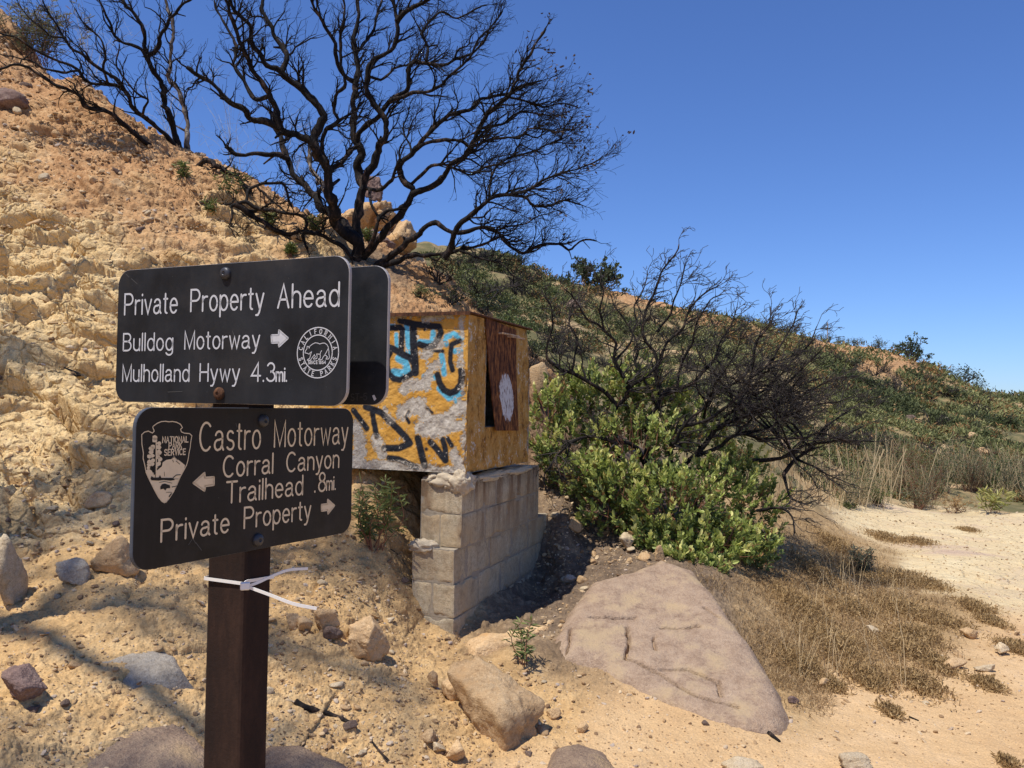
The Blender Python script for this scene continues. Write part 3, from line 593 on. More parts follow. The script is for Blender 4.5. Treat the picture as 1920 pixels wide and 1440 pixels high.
# plate on the far face of the post, seen from behind past the upper panel
Cb = C0 + eR * (wr + .002); O3 = Cb + S1.nz * 0; nz3 = S1.nz
u0 = -.30; S3 = Plate(np.array((*(Cb - S1.ex * .34)[:2], 0)), np.array((*(Cb + S1.ex * .30)[:2], 0)), .30)
rt = S3.uv(727, 620); S3 = Plate(S3.O + S3.ex * (rt[0] - .644) + S3.ey * S3.uv(720, 760)[1], S3.O + S3.ex * rt[0] + S3.ey * S3.uv(720, 760)[1], S3.uv(720, 497)[1] - S3.uv(720, 760)[1])
pan3 = S3.panel('sign_panel', [M_BLACK, M_ALU], root); tag(pan3, 'blank black back of the third panel behind the post')
b = MB(); S3.word(b, 'ST-5', (658, 751), (688, 750), .014, .0022); b.build('number', M_FAINT, pan3)
b = MB(); fill(b, [S3.uv(*q) for q in [(698, 742), (702, 740), (706, 748), (702, 752)]], S3.fr, .0006); b.build('scuff', M_LETTER, pan3)

# white cable tie round the post
tr = empty('cable_tie', (*C0[:2], at(454, 1100, 1.7)[2])); tag(tr, 'white plastic cable tie cinched round the rusty post with long loose tails', 'cable tie')
zz = at(454, 1098, 1.715)[2]
def strap(P, wd, name):
    P = smooth_path(P, .006); b = MB(); T = np.gradient(P, axis=0); T /= np.linalg.norm(T, axis=1, keepdims=True); up = np.array((0, 0, 1.)) - T * T[:, 2:3]; up /= np.linalg.norm(up, axis=1, keepdims=True); nn = np.cross(T, up); n = len(P)
    V = np.concatenate([P + up * wd / 2 + nn * .0008, P - up * wd / 2 + nn * .0008, P - up * wd / 2 - nn * .0008, P + up * wd / 2 - nn * .0008])
    f = [[i + a * n, i + 1 + a * n, i + 1 + ((a + 1) % 4) * n, i + ((a + 1) % 4) * n] for i in range(n - 1) for a in range(4)]; b.add(V, f); return b.build(name, M_TIE, tr)
g_ = .0028; oL, oR = S1.nz * g_, S2.nz * g_; ctr = C0 + eL * wl / 2 + eR * wr / 2
loop = [C0 + oL + oR, C0 + eL * wl + oL - oR, C0 + eL * wl + eR * wr - oL - oR, C0 + eR * wr + oR - oL, C0 + oL + oR]
lp = [];
for i in range(4):
    for t in np.linspace(0, 1, 12, endpoint=False): p = loop[i] * (1 - t) + loop[i + 1] * t; lp.append((p[0], p[1], zz + .004 * (t if i == 3 else 0)))
lp.append((*loop[4][:2], zz)); strap(lp, .0066, 'band')
hd = at(459, 1098, 1.69); b = MB(); ex_ = unit(np.array((*(eR - eL)[:2], 0))); fz = np.cross(ex_, (0, 0, 1)); fz = fz if fz @ (CO - hd) > 0 else -fz
b.box(hd - ex_ * .009 - np.array((0, 0, .008)), ex_ * .019, fz * .009, np.array((0, 0, .016)), .002); b.build('head', M_TIE, tr)
strap([at(464, 1100, 1.69), at(505, 1115, 1.665), at(550, 1132, 1.645), at(594, 1141, 1.64)], .0062, 'tail'); strap([at(462, 1100, 1.70), at(484, 1092, 1.71), at(506, 1082, 1.735), at(540, 1069, 1.78), at(577, 1066, 1.83)], .0058, 'tail')

# ---------------------------------------------------------------- concrete vault on its block pier
eR2 = unit((.342, .94, 0)); eL2 = unit((-.94, .342, 0)); UP = np.array((0, 0, 1.))
def at_z(px, py, D): return at(px, py, D)
BC = at(873, 888, 5.0); BZ = BC[2]; BH = at(869, 588, 5.0)[2] - BZ; BL_, BR_ = 1.12, 1.17
def dist_strokes(U, V, strokes):
    d = np.full(U.shape, 9.)
    for P, wd in strokes:
        for (a, b_) in zip(P[:-1], P[1:]) if len(P) > 1 else [(P[0], P[0])]:
            ab = b_ - a; L2 = ab @ ab + 1e-12; t = np.clip(((U - a[0]) * ab[0] + (V - a[1]) * ab[1]) / L2, 0, 1)
            d = np.minimum(d, np.hypot(U - a[0] - t * ab[0], V - a[1] - t * ab[1]) - wd / 2)
    return d
zg = lambda X, Y: (640 + X / 4.364, 570 + Y / 4.364)
LF = Plate(BC + eL2 * 0, BC - eL2 * 1.0, BH)    # plane of the graffiti face; s runs away from the corner along -eL2
LF = Plate(np.array(BC), np.array(BC) + eL2, BH)
K = .2292e-2 * 5.0 / 1553 * 100  # about metres per zoom pixel on the face
def ST(L): return [([LF.uv(*zg(*p)) for p in P], wd * 5.0 / 1553 / 4.364 * 1.15) for P, wd in L]
BLACK = ST([([(480, 135), (600, 165), (740, 180), (800, 185), (815, 230), (790, 290), (760, 340), (700, 350), (640, 330)], 50), ([(590, 170), (590, 300), (600, 430), (605, 560)], 62), ([(300, 210), (420, 195), (480, 190), (500, 210), (495, 300), (490, 390)], 46), ([(300, 320), (430, 370), (500, 410), (560, 440), (590, 480)], 52), ([(400, 400), (375, 440), (375, 500), (390, 570), (430, 612), (480, 622), (540, 595), (590, 560)], 46),
  ([(970, 300), (905, 330), (893, 400), (890, 470), (910, 540)], 40), ([(785, 580), (805, 650), (840, 705), (890, 730), (940, 710), (975, 660), (985, 590), (980, 545)], 50), ([(745, 382), (830, 386)], 28), ([(100, 870), (160, 950), (208, 1018)], 46), ([(255, 890), (265, 970), (290, 1080)], 46), ([(200, 840), (330, 890), (430, 990), (530, 1090), (560, 1140), (470, 1180), (350, 1180)], 52), ([(625, 1100), (650, 1200), (680, 1320)], 56),
  ([(390, 1260), (470, 1270), (560, 1310), (620, 1340)], 46), ([(730, 1130), (790, 1200), (850, 1280)], 50), ([(830, 1110), (850, 1180), (855, 1280)], 46), ([(870, 1100), (905, 1160)], 36), ([(550, 880), (530, 920), (555, 970)], 28), ([(700, 850), (745, 890)], 22), ([(-40, 300), (60, 420), (40, 600)], 50), ([(-200, 400), (-120, 700)], 50)])
HOLE = ST([([(683, 209)], 26), ([(694, 1187)], 28)])
CYAN = ST([([(535, 180), (545, 300), (550, 430)], 44), ([(640, 310), (740, 318), (752, 230)], 44), ([(450, 250), (455, 350)], 36), ([(430, 560), (500, 570), (540, 540), (520, 470), (470, 445)], 62), ([(390, 180), (430, 178)], 30), ([(860, 270), (920, 245), (980, 280)], 44), ([(820, 420), (830, 480), (840, 570)], 44), ([(680, 595), (760, 600)], 46), ([(800, 690), (880, 770), (980, 730)], 46), ([(930, 780), (940, 805)], 32), ([(975, 380), (930, 385)], 44), ([(860, 330), (850, 300)], 40)])
PEEL = ST([([(560, 660), (690, 660), (730, 520), (790, 490)], 80), ([(500, 880), (640, 830), (720, 960), (850, 960), (980, 830)], 112), ([(640, 1010), (760, 1040), (970, 990)], 90), ([(130, 1010), (160, 1200), (130, 1340), (420, 1340)], 110), ([(290, 1110), (330, 1240)], 90), ([(350, 850), (400, 960)], 52), ([(985, 90), (988, 400), (1000, 900), (1005, 1340)], 30), ([(920, 1230), (960, 1300), (1000, 1350)], 80), ([(690, 110), (900, 85)], 40), ([(690, 410), (800, 330)], 70), ([(600, 1345), (720, 1350)], 60), ([(380, 96), (990, 72)], 26), ([(540, 640), (500, 700)], 60), ([(950, 500), (985, 430)], 34), ([(-50, 1100), (-100, 1300), (100, 1330)], 170), ([(-150, 1000), (60, 980)], 60), ([(640, 400)], 34), ([(510, 940)], 60)])
def vault_material():
    t = NT('painted_concrete'); m = t.sep(t.attr('marks').outputs['Color']); k2 = t.sep(t.attr('kind').outputs['Color'])
    n, nf, ng = t.noise(7, 6, .65), t.noise(42, 5, .7), t.noise(190, 3, .7)
    conc = t.ramp(t.math('ADD', t.math('MULTIPLY', nf, .6), t.math('MULTIPLY', ng, .4)), [(.3, (.23, .195, .15)), (.5, (.50, .445, .36)), (.7, (.74, .67, .56))])
    orange = t.ramp(n, [(.3, (.56, .27, .04)), (.7, (.68, .38, .09))])
    wob = t.math('ADD', t.math('MULTIPLY', t.math('SUBTRACT', nf, .5), .11), t.math('MULTIPLY', t.math('SUBTRACT', n, .5), .09))
    fine = t.math('MULTIPLY', t.math('SUBTRACT', nf, .5), .008)
    def on(ch, w0, soft): return t.rng(t.math('ADD', t.math('MULTIPLY', t.math('SUBTRACT', ch, .5), 1.0), w0), soft, -soft)   # marks hold distance + .5
    cy = on(m['Green'], fine, .006); bl = on(m['Red'], fine, .005); pe = on(m['Blue'], wob, .004)
    c = t.mix(cy, orange, (.13, .46, .62)); c = t.mix(bl, c, (.022, .024, .03))
    spall = t.rng(t.math('ADD', t.math('MULTIPLY', nf, .5), t.math('MULTIPLY', t.noise(16, 5, .7), .5)), .575, .60)
    pe2 = t.math('MAXIMUM', pe, spall)
    keep = t.math('MULTIPLY', bl, t.rng(t.noise(30, 4, .7), .44, .5)); pe2 = t.math('MULTIPLY', pe2, t.math('SUBTRACT', 1, t.math('MULTIPLY', keep, .75)))
    face = t.mix(pe2, c, conc)
    # weathered side: dull ochre wash with grey streaks
    v = t.n('VectorMath', {0: t.co(), 1: (1, 1, .6)}, operation='MULTIPLY').outputs[0]
    side = t.ramp(t.math('ADD', t.math('MULTIPLY', t.noise(12, 6, .72, vec=v), .65), t.math('MULTIPLY', nf, .35)), [(.38, (.15, .075, .026)), (.48, (.43, .225, .055)), (.57, (.50, .30, .10)), (.63, (.45, .36, .25))])
    sp = t.rng(t.math('ADD', t.math('MULTIPLY', nf, .5), t.math('MULTIPLY', t.noise(6, 5, .7), .5)), .56, .60); side = t.mix(sp, side, conc)
    drk = t.rng(t.vor(26), .07, .04); side = t.mix(t.math('MULTIPLY', drk, .8), side, (.05, .03, .02))
    col = t.mix(k2['Red'], conc, face); col = t.mix(k2['Green'], col, side)
    h = t.math('SUBTRACT', t.math('MULTIPLY', nf, .5), t.math('MULTIPLY', pe2, .5))
    return t.done(col, .9, t.bump(ng, .5, .004, t.bump(h, .6, .012)), spec=.15)
M_VAULT = vault_material(); M_RUST = rusty('rust_plate', (.02, .010, .007), (.085, .036, .018), (.20, .085, .035), 22)
vr = empty('concrete_vault', BC); tag(vr, 'graffiti covered orange and grey concrete box resting on the block pier', 'concrete box')
b = MB(); NU, NVv = 300, 270
def face_grid(o, eu, ev, Lu, Lv, nu, nv, nrm, cut=None, kind=(0, 0, 0), marks=None, rough=.004, seed=0):
    U, V_ = np.meshgrid(np.linspace(0, Lu, nu), np.linspace(0, Lv, nv)); P = o + U[..., None] * eu + V_[..., None] * ev
    ed = np.minimum.reduce([U, Lu - U, V_, Lv - V_]); h = rough * fbm2(U * 22, V_ * 22, 4, seed)
    chip = np.where(ed < .05, -(.05 - ed) * .5 * np.clip(fbm2(U * 9 + 3, V_ * 9, 4, seed + 3) + .12, 0, 1), 0)
    P = P + (h * sstep(0, .02, ed) + chip)[..., None] * nrm
    i = np.arange(nv - 1)[:, None] * nu; j = np.arange(nu - 1)[None]; f = np.stack([i + j, i + j + 1, i + j + nu + 1, i + j + nu], -1).reshape(-1, 4)
    if np.dot(np.cross(eu, ev), nrm) < 0: f = f[:, ::-1].copy()
    if cut is not None: cu = (U[:-1, :-1] + U[1:, 1:]).ravel() / 2, (V_[:-1, :-1] + V_[1:, 1:]).ravel() / 2; f = f[~cut(*cu)]
    mk = np.zeros((nu * nv, 3)) + .5 + .4 if marks is None else marks(U, V_)
    b.add(P.reshape(-1, 3), f, 0, marks=mk, kind=np.broadcast_to(np.array(kind, float), (nu * nv, 3)))
def mk_left(U, V_):
    sh = .0
    bl = np.minimum(dist_strokes(U, V_, BLACK), 9); ho = dist_strokes(U, V_, HOLE)
    pe = np.minimum(dist_strokes(U, V_, PEEL), .02 * np.sin(U * 9) + V_ - .05); cy = dist_strokes(U, V_, CYAN)
    pe = np.maximum(pe, -(ho - .01)); bl = np.minimum(bl, ho)
    return np.stack([np.clip(x, -.4, .4) + .5 for x in (bl, cy, pe)], -1).reshape(-1, 3)
RF = Plate(np.array(BC), np.array(BC) + eR2, BH)
q0, q1 = RF.uv(*zg(1192, 130)), RF.uv(*zg(1440, 1010)); ou0, ou1, ov0, ov1 = q0[0], q1[0] - .06, RF.uv(*zg(1210, 1003))[1], BH - .02
cutR = lambda u, v: ((u > ou0) & (u < ou1) & (v > ov0) & (v < ov1))
face_grid(BC, eL2, UP, BL_, BH, NU, NVv, -eR2, kind=(1, 0, 0), marks=mk_left, rough=.006, seed=70)
tipz = RF.uv(*zg(1500, 455)); 
cutR2 = lambda u, v: cutR(u, v) | (v > BH - .30 * np.clip((u - (BR_ - .09)) / .09, 0, 1) ** 1.0 - 1e-6) & (u > BR_ - .09)
face_grid(BC, eR2, UP, BR_, BH, 180, 160, -eL2, cut=cutR2, kind=(0, 1, 0), rough=.006, seed=80)
face_grid(BC + eL2 * BL_, eR2, UP, BR_, BH, 40, 40, eL2, kind=(0, 1, 0), seed=82)
# far wall (its near top corner has broken away), bottom, inner faces so the vault is hollow
w_ = .11; ff = BC + eR2 * BR_
b.add([ff, ff + eL2 * BL_, ff + eL2 * BL_ + UP * BH, ff + UP * BH + eL2 * .12, ff + UP * (BH - .30)], [[0, 1, 2, 3, 4][::-1]])
tp = BC + UP * BH; b.add([ff + UP * (BH - .30), ff + UP * BH + eL2 * .12, ff + UP * BH - eR2 * .09], [[0, 2, 1]])
b.add([BC, BC + eL2 * BL_, BC + eL2 * BL_ + eR2 * BR_, ff], [[0, 1, 2, 3]])
bo = BC + eL2 * w_ + eR2 * w_ + UP * .1; iu, iv = eL2 * (BL_ - 2 * w_), eR2 * (BR_ - 2 * w_); ih = UP * (BH - .1)
b.add([bo, bo + iu, bo + iu + iv, bo + iv, bo + ih, bo + iu + ih, bo + iu + iv + ih, bo + iv + ih], [[0, 1, 2, 3][::-1], [0, 4, 5, 1][::-1], [1, 5, 6, 2][::-1], [2, 6, 7, 3][::-1]])
def RFp(u, v, d=0): return BC + eR2 * u + UP * v + eL2 * d
fr_ = [(ou0, ov0), (ou1, ov0), (ou1, ov1), (ou0, ov1)]
for (a, c) in zip(fr_, fr_[1:] + fr_[:1]): b.add([RFp(*a), RFp(*c), RFp(*c, w_), RFp(*a, w_)], [[0, 1, 2, 3]])
b.add([tp, tp + eR2 * (BR_ - .09), tp + eR2 * BR_ + eL2 * .12, tp + eR2 * BR_ + eL2 * BL_, tp + eL2 * BL_], [[0, 1, 2, 3, 4]])
b.build('concrete_shell', M_VAULT, vr, smooth=False)
# rusted roof sheet
b = MB(); lo = tp - eL2 * .025 - eR2 * .03 + UP * .004
b.box(lo, eL2 * (BL_ + .05), eR2 * (BR_ + .02), UP * .011, .003); b.box(lo - UP * .012 - eR2 * .004, eL2 * (BL_ + .05), eR2 * .004, UP * .022); b.build('roof_sheet', M_RUST, vr)
# rusted plate hanging over the opening
dc = [RF.uv(*zg(*p)) for p in ((1180, 105), (1432, 215), (1452, 1036), (1266, 1036))]
Pd = [CO + (RFp(*p) - CO) * k for p, k in zip(dc, (.995, .995, .982, .982))]
def door_mat():
    t = NT('rust_streaked_plate'); a = t.sep(t.attr('uvd').outputs['Color']); v = t.n('VectorMath', {0: t.co(), 1: (34, 34, 13)}, operation='MULTIPLY').outputs[0]
    n = t.noise(1, 6, .7, vec=v); c = t.ramp(n, [(.36, (.022, .009, .006)), (.5, (.12, .042, .016)), (.66, (.34, .14, .042))])
    dx = t.math('DIVIDE', t.math('SUBTRACT', a['Red'], .56), .27); dy = t.math('DIVIDE', t.math('SUBTRACT', a['Green'], .315), .225)
    r = t.math('ADD', t.math('MULTIPLY', dx, dx), t.math('MULTIPLY', dy, dy)); r = t.math('ADD', r, t.math('MULTIPLY', t.math('SUBTRACT', n, .5), 1.6))
    wht = t.math('MULTIPLY', t.rng(r, 1.05, .9), t.rng(t.noise(1, 4, .7, vec=t.n('VectorMath', {0: t.co(), 1: (70, 70, 16)}, operation='MULTIPLY').outputs[0]), .40, .47))
    return t.done(t.mix(wht, c, (.60, .58, .56)), .85, t.bump(n, .5, .004), spec=.2)
b = MB(); nu, nv = 8, 24; G = []; A_ = []
for i in range(nv + 1):
    for j in range(nu + 1):
        s_, t_ = j / nu, i / nv; p = (Pd[3] * (1 - s_) + Pd[2] * s_) * (1 - t_) + (Pd[0] * (1 - s_) + Pd[1] * s_) * t_; G.append(p + eL2 * .006 * math.sin(t_ * 3.1)); A_.append((s_, t_, 0))
G = np.array(G); i = np.arange(nv)[:, None] * (nu + 1); j = np.arange(nu)[None]; f = np.stack([i + j, i + j + 1, i + j + nu + 2, i + j + nu + 1], -1).reshape(-1, 4)
b.add(G, f, 0, uvd=A_); b.add(G + eL2 * .006, f[:, ::-1].copy(), 0, uvd=A_)
bd = [k for k in range(nu + 1)] + [(k + 1) * (nu + 1) + nu for k in range(nv)] + [nv * (nu + 1) + k for k in range(nu - 1, -1, -1)] + [k * (nu + 1) for k in range(nv - 1, 0, -1)]; N_ = len(G)
b.F.append(np.array([[a, N_ + a, N_ + c, c] for a, c in zip(bd, bd[1:] + bd[:1])])); b.M.append(np.zeros(len(bd), int))
door = b.build('metal_plate', door_mat(), vr); tag(door, 'rusty metal plate with a white sprayed oval')
b = MB()
for (p, q) in (((1265, 240), (1400, 268)), ((1340, 268), (1442, 288))): u, v = RF.uv(*zg(*p)), RF.uv(*zg(*q)); b.tube([RFp(*u, -.02), RFp(*u, -.05), RFp(*v, -.05), RFp(*v, -.02)], .007, 6)
b.build('handle', rusty('pale_rust', (.2, .1, .05), (.4, .26, .16), (.55, .42, .3)), door)

# block pier
def block_mat():
    t = NT('concrete_block'); nf, ng, n = t.noise(40, 5, .7), t.noise(170, 3, .7), t.noise(4, 5, .6)
    c = t.ramp(t.math('ADD', t.math('MULTIPLY', nf, .5), t.math('MULTIPLY', ng, .5)), [(.3, (.18, .145, .10)), (.5, (.48, .405, .285)), (.72, (.68, .585, .43))])
    tn = t.sep(t.attr('tone').outputs['Color'])['Red']; c = t.mix(1.0, c, t.ramp(tn, [(0, (.88, .87, .85)), (1, (1.1, 1.08, 1.03))]), 'MULTIPLY'); c = t.mix(t.math('MULTIPLY', t.rng(n, .38, .66), .75), c, (.50, .36, .20)); z = t.n('SeparateXYZ', {0: t.co()}).outputs
    st = t.noise(5, 5, .65, vec=t.n('VectorMath', {0: t.co(), 1: (1.6, 1.6, .35)}, operation='MULTIPLY').outputs[0])
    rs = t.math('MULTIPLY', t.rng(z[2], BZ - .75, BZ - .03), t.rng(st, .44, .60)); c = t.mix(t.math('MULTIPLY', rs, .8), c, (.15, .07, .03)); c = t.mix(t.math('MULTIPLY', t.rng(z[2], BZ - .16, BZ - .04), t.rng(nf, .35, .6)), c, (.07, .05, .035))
    c = t.mix(t.math('MULTIPLY', t.rng(t.noise(11, 6, .7), .55, .68), .55), c, (.20, .155, .10)); pit = t.rng(t.vor(60), .14, .06); c = t.mix(t.math('MULTIPLY', pit, .6), c, (.08, .075, .065))
    return t.done(c, .95, t.bump(ng, .7, .005, t.bump(nf, .5, .008)), spec=.1)
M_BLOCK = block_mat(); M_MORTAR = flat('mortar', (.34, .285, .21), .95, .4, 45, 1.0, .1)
pr = empty('block_pier', at(850, 1190, 4.95)); tag(pr, 'grey concrete block pier propping the graffiti box', 'block pier')
b = MB(); mo = MB(); rg = random.Random(5)
ZP = BZ - .045; CH = .203; gj = .005
def course(z, o, Lr, Ll, kind):
    """one course: kind 0 turns its corner block along the left face, kind 1 along the right face"""
    def blk(p, a, c, d):
        r_ = rg.uniform; o_ = np.array((p[0], p[1], z)) + eL2 * r_(-.004, .004) + eR2 * r_(-.003, .003); hs = np.array((a - gj, c - gj, d - gj)) / 2; ax = np.array((eR2, eL2, UP)); n0 = b.n; m = 15; rd = .010
        g = np.linspace(-1, 1, m); A2, B2 = np.meshgrid(g, g); i_ = np.arange(m - 1)[:, None] * m; j_ = np.arange(m - 1)[None]; f_ = np.stack([i_ + j_, i_ + j_ + 1, i_ + j_ + m + 1, i_ + j_ + m], -1).reshape(-1, 4)
        for k in range(3):
            for sg in (-1, 1):
                q = np.zeros((m * m, 3)); q[:, k] = sg; q[:, (k + 1) % 3] = A2.ravel(); q[:, (k + 2) % 3] = B2.ravel(); q = q * hs; cl = np.clip(q, -(hs - rd), hs - rd); v = q - cl; q = cl + rd * v / (np.linalg.norm(v, axis=1, keepdims=True) + 1e-9)
                W_ = o_ + (q + hs) @ ax; edge = np.sort(hs - np.abs(q), axis=1)[:, 1:2]; nz_ = np.stack([fbm3(W_ * 38 + 9 * e_, 3, 90 + e_, .6) for e_ in range(3)], 1); chip = np.clip(fbm3(W_ * 14, 3, 97) - .12, 0, 1)[:, None] * np.exp(-np.maximum(edge, 0) / .012)
                W_ = W_ + nz_ * .0035 - (q / np.abs(hs)) @ ax * chip * .05; b.add(W_, f_ if sg > 0 else f_[:, ::-1].copy())
        b.A.setdefault('tone', []).append((n0, np.full((b.n - n0, 3), r_(0, 1))))
    x = .195 if kind == 0 else .395
    blk(o, x, Ll if kind == 0 else Ll * .52, CH)
    if kind: blk(o + eL2 * Ll * .52, x, Ll * .48, CH)
    while x < Lr - .05:
        a = min(.395, Lr - x); blk(o + eR2 * x, a, .19, CH); x += a
    mo.box(np.array((*(o + eL2 * .0055 + eR2 * .0055)[:2], z - gj)), eR2 * (Lr - .011), eL2 * (Ll - .011), UP * (CH + gj * .5))
oU = at(867, 940, 5.0); oL = at(851, 1110, 4.93)
zs = [ZP - CH * (k + 1) for k in range(6)]
course(zs[0], oU, 1.50, .285, 0); course(zs[1], oU, 1.50, .285, 1)
for k, kd in ((2, 0), (3, 1), (4, 0), (5, 1)): course(zs[k], oL, 1.86, .285, kd)
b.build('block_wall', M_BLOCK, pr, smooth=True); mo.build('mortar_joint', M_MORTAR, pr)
# lumpy mortar on top of the pier and the cast footing at its base
def lump(mb, c, ax, seed, sub=4, amp=.25, fr=3.0, tri=None, mi=0):
    v, f = ico(sub); d = 1 + amp * fbm3(v * fr + seed * 7.1, 4, seed); P = v * d[:, None]; P = P @ np.array(ax) + c; mb.add(P, f, mi)
_ICO = {}
def ico(sub):
    if sub not in _ICO:
        import bmesh
        bm = bmesh.new(); bmesh.ops.create_icosphere(bm, subdivisions=sub, radius=1); bm.verts.ensure_lookup_table()
        _ICO[sub] = (np.array([v.co[:] for v in bm.verts]), np.array([[v.index for v in f.verts] for f in bm.faces])); bm.free()
    return _ICO[sub]
b = MB()
for u, v, a, c_, h, sd in ((.12, .10, .14, .11, .075, 1), (.05, .06, .09, .08, .08, 2), (.20, .12, .10, .12, .06, 3), (.25, .30, .06, .22, .045, 4), (.04, .55, .05, .35, .035, 5), (.03, 1.0, .045, .4, .03, 6), (.02, .035, .05, .05, .085, 8)):
    lump(b, oU * (1, 1, 0) + eL2 * u + eR2 * v + UP * (ZP - .012), [eL2 * a, eR2 * c_, UP * h], sd, 4, .38, 3.5)
lump(b, oL * (1, 1, 0) + eL2 * .22 + eR2 * .03 + UP * (zs[1] + .0), [eL2 * .1, eR2 * .05, UP * .045], 9, 4, .4, 3.5)
b.build('mortar_lump', flat('pale_mortar', (.50, .41, .285), .95, .4, 45, 1.0, .1), pr, smooth=True)

# ---------------------------------------------------------------- rocks
RG_ = np.random.default_rng(11)
def rock_shape(seed, sub=4, planes=9, soft=50, amp=.08, fr=2.5, flatb=False):
    rg = np.random.default_rng(seed); v, f = ico(sub); n = rg.normal(size=(planes, 3)); n /= np.linalg.norm(n, axis=1, keepdims=True); d = rg.uniform(.55, 1.0, planes)
    q = np.maximum(v @ n.T, .02) / d; r = 1 / np.maximum((q ** soft).sum(1) ** (1 / soft), .45)
    r = np.minimum(r, 1.35) * (1 + amp * 1.3 * fbm3(v * fr + seed, 4, seed, .6) + amp * .5 * fbm3(v * fr * 5 + seed, 4, seed + 5, .65) - amp * .6 * np.abs(fbm3(v * fr * 1.7 + seed, 3, seed + 9))); return v * r[:, None], f
def rot(rx, ry, rz): return np.array(Matrix.Rotation(rz, 3, 'Z') @ Matrix.Rotation(ry, 3, 'Y') @ Matrix.Rotation(rx, 3, 'X'))
def rock_mat(name, lo, mid, hi, sc=9, bump=.5, stain=None):
    t = NT(name); o = t.obj(); n = t.noise(sc, 6, .65, vec=o); nf = t.noise(sc * 6, 4, .7, vec=o); ng = t.noise(220, 3, .7)
    f = t.math('ADD', t.math('MULTIPLY', n, .6), t.math('MULTIPLY', nf, .4)); c = t.ramp(f, [(.32, lo), (.5, mid), (.68, hi)])
    c = t.mix(1.0, c, t.ramp(ng, [(.32, (.70, .68, .66)), (.5, (1, 1, 1)), (.68, (1.2, 1.2, 1.18))]), 'MULTIPLY')
    if stain: c = t.mix(t.rng(t.noise(sc * .5, 4, .6, vec=o), .5, .66), c, stain)
    c = t.mix(1.0, c, t.ramp(t.rand(), [(0, (.78, .77, .76)), (1, (1.12, 1.1, 1.06))]), 'MULTIPLY')
    return t.done(c, .93, t.bump(ng, .35, .004, t.bump(nf, bump, .035)), spec=.12)
MR = {'tan': rock_mat('tan_rock', (.36, .22, .11), (.60, .41, .225), (.74, .555, .34), stain=(.54, .325, .15)), 'pale': rock_mat('pale_rock', (.38, .29, .18), (.60, .48, .32), (.74, .63, .46)),
      'grey': rock_mat('grey_white_rock', (.27, .225, .17), (.46, .40, .32), (.62, .56, .46)), 'pink': rock_mat('pink_sandstone', (.26, .175, .12), (.43, .31, .22), (.53, .40, .285), 10, .6, stain=(.51, .375, .23)), 'dusty_shade': rock_mat('dusty_shade_pink_rock', (.20, .135, .10), (.33, .235, .165), (.46, .33, .21), 8, .7, stain=(.46, .32, .175)),  # last one: dirt-tinted pink rock, darkened so its colour carries cast shade
      'dark': rock_mat('dark_rock', (.10, .07, .055), (.20, .14, .11), (.34, .25, .19)), 'purple': rock_mat('purple_brown_rock', (.12, .08, .075), (.25, .17, .145), (.40, .30, .24))}
GRAVEL_MAT = None
PROTO = [rock_shape(100 + k, 3, 9, 34, .09) for k in range(10)]
def place_rock(px, py, wpx, hpx, kind, label, seed, tilt=0.0, yaw=None, depth=1.0, name='rock', D=None, sink=.25, sub=5, amp=.13, planes=9):
    """a stone whose foot stands on the ground seen at the photo pixel; width and height are given in photo pixels"""
    p = hit(px, py + hpx * .5) if D is None else at(px, py + hpx * .5, D); d = -((p - CO) @ CR)[2] if D is None else D
    d = abs(d); W_, H_ = wpx * d / F / 2, hpx * d / F / 2; v, f = rock_shape(seed, sub, planes, 60, amp)
    v = v / np.abs(v).max(0); R = CR @ np.array(Matrix.Rotation(tilt, 3, 'Z')) ; V = v * np.array((W_, H_, (W_ + H_) / 2 * depth)); V = V @ R.T
    c = p + np.array((0, 0, H_ * (1 - sink))) + unit(np.array((ray(px, py)[0], ray(px, py)[1], 0))) * (W_ + H_) / 2 * depth * .55
    b = MB(); b.add(V + c, f); o = b.build(name, MR[kind], smooth=True)
    if amp > .0: o.data.polygons.foreach_set('use_smooth', np.ones(len(f), bool))
    return tag(o, label, 'rock')
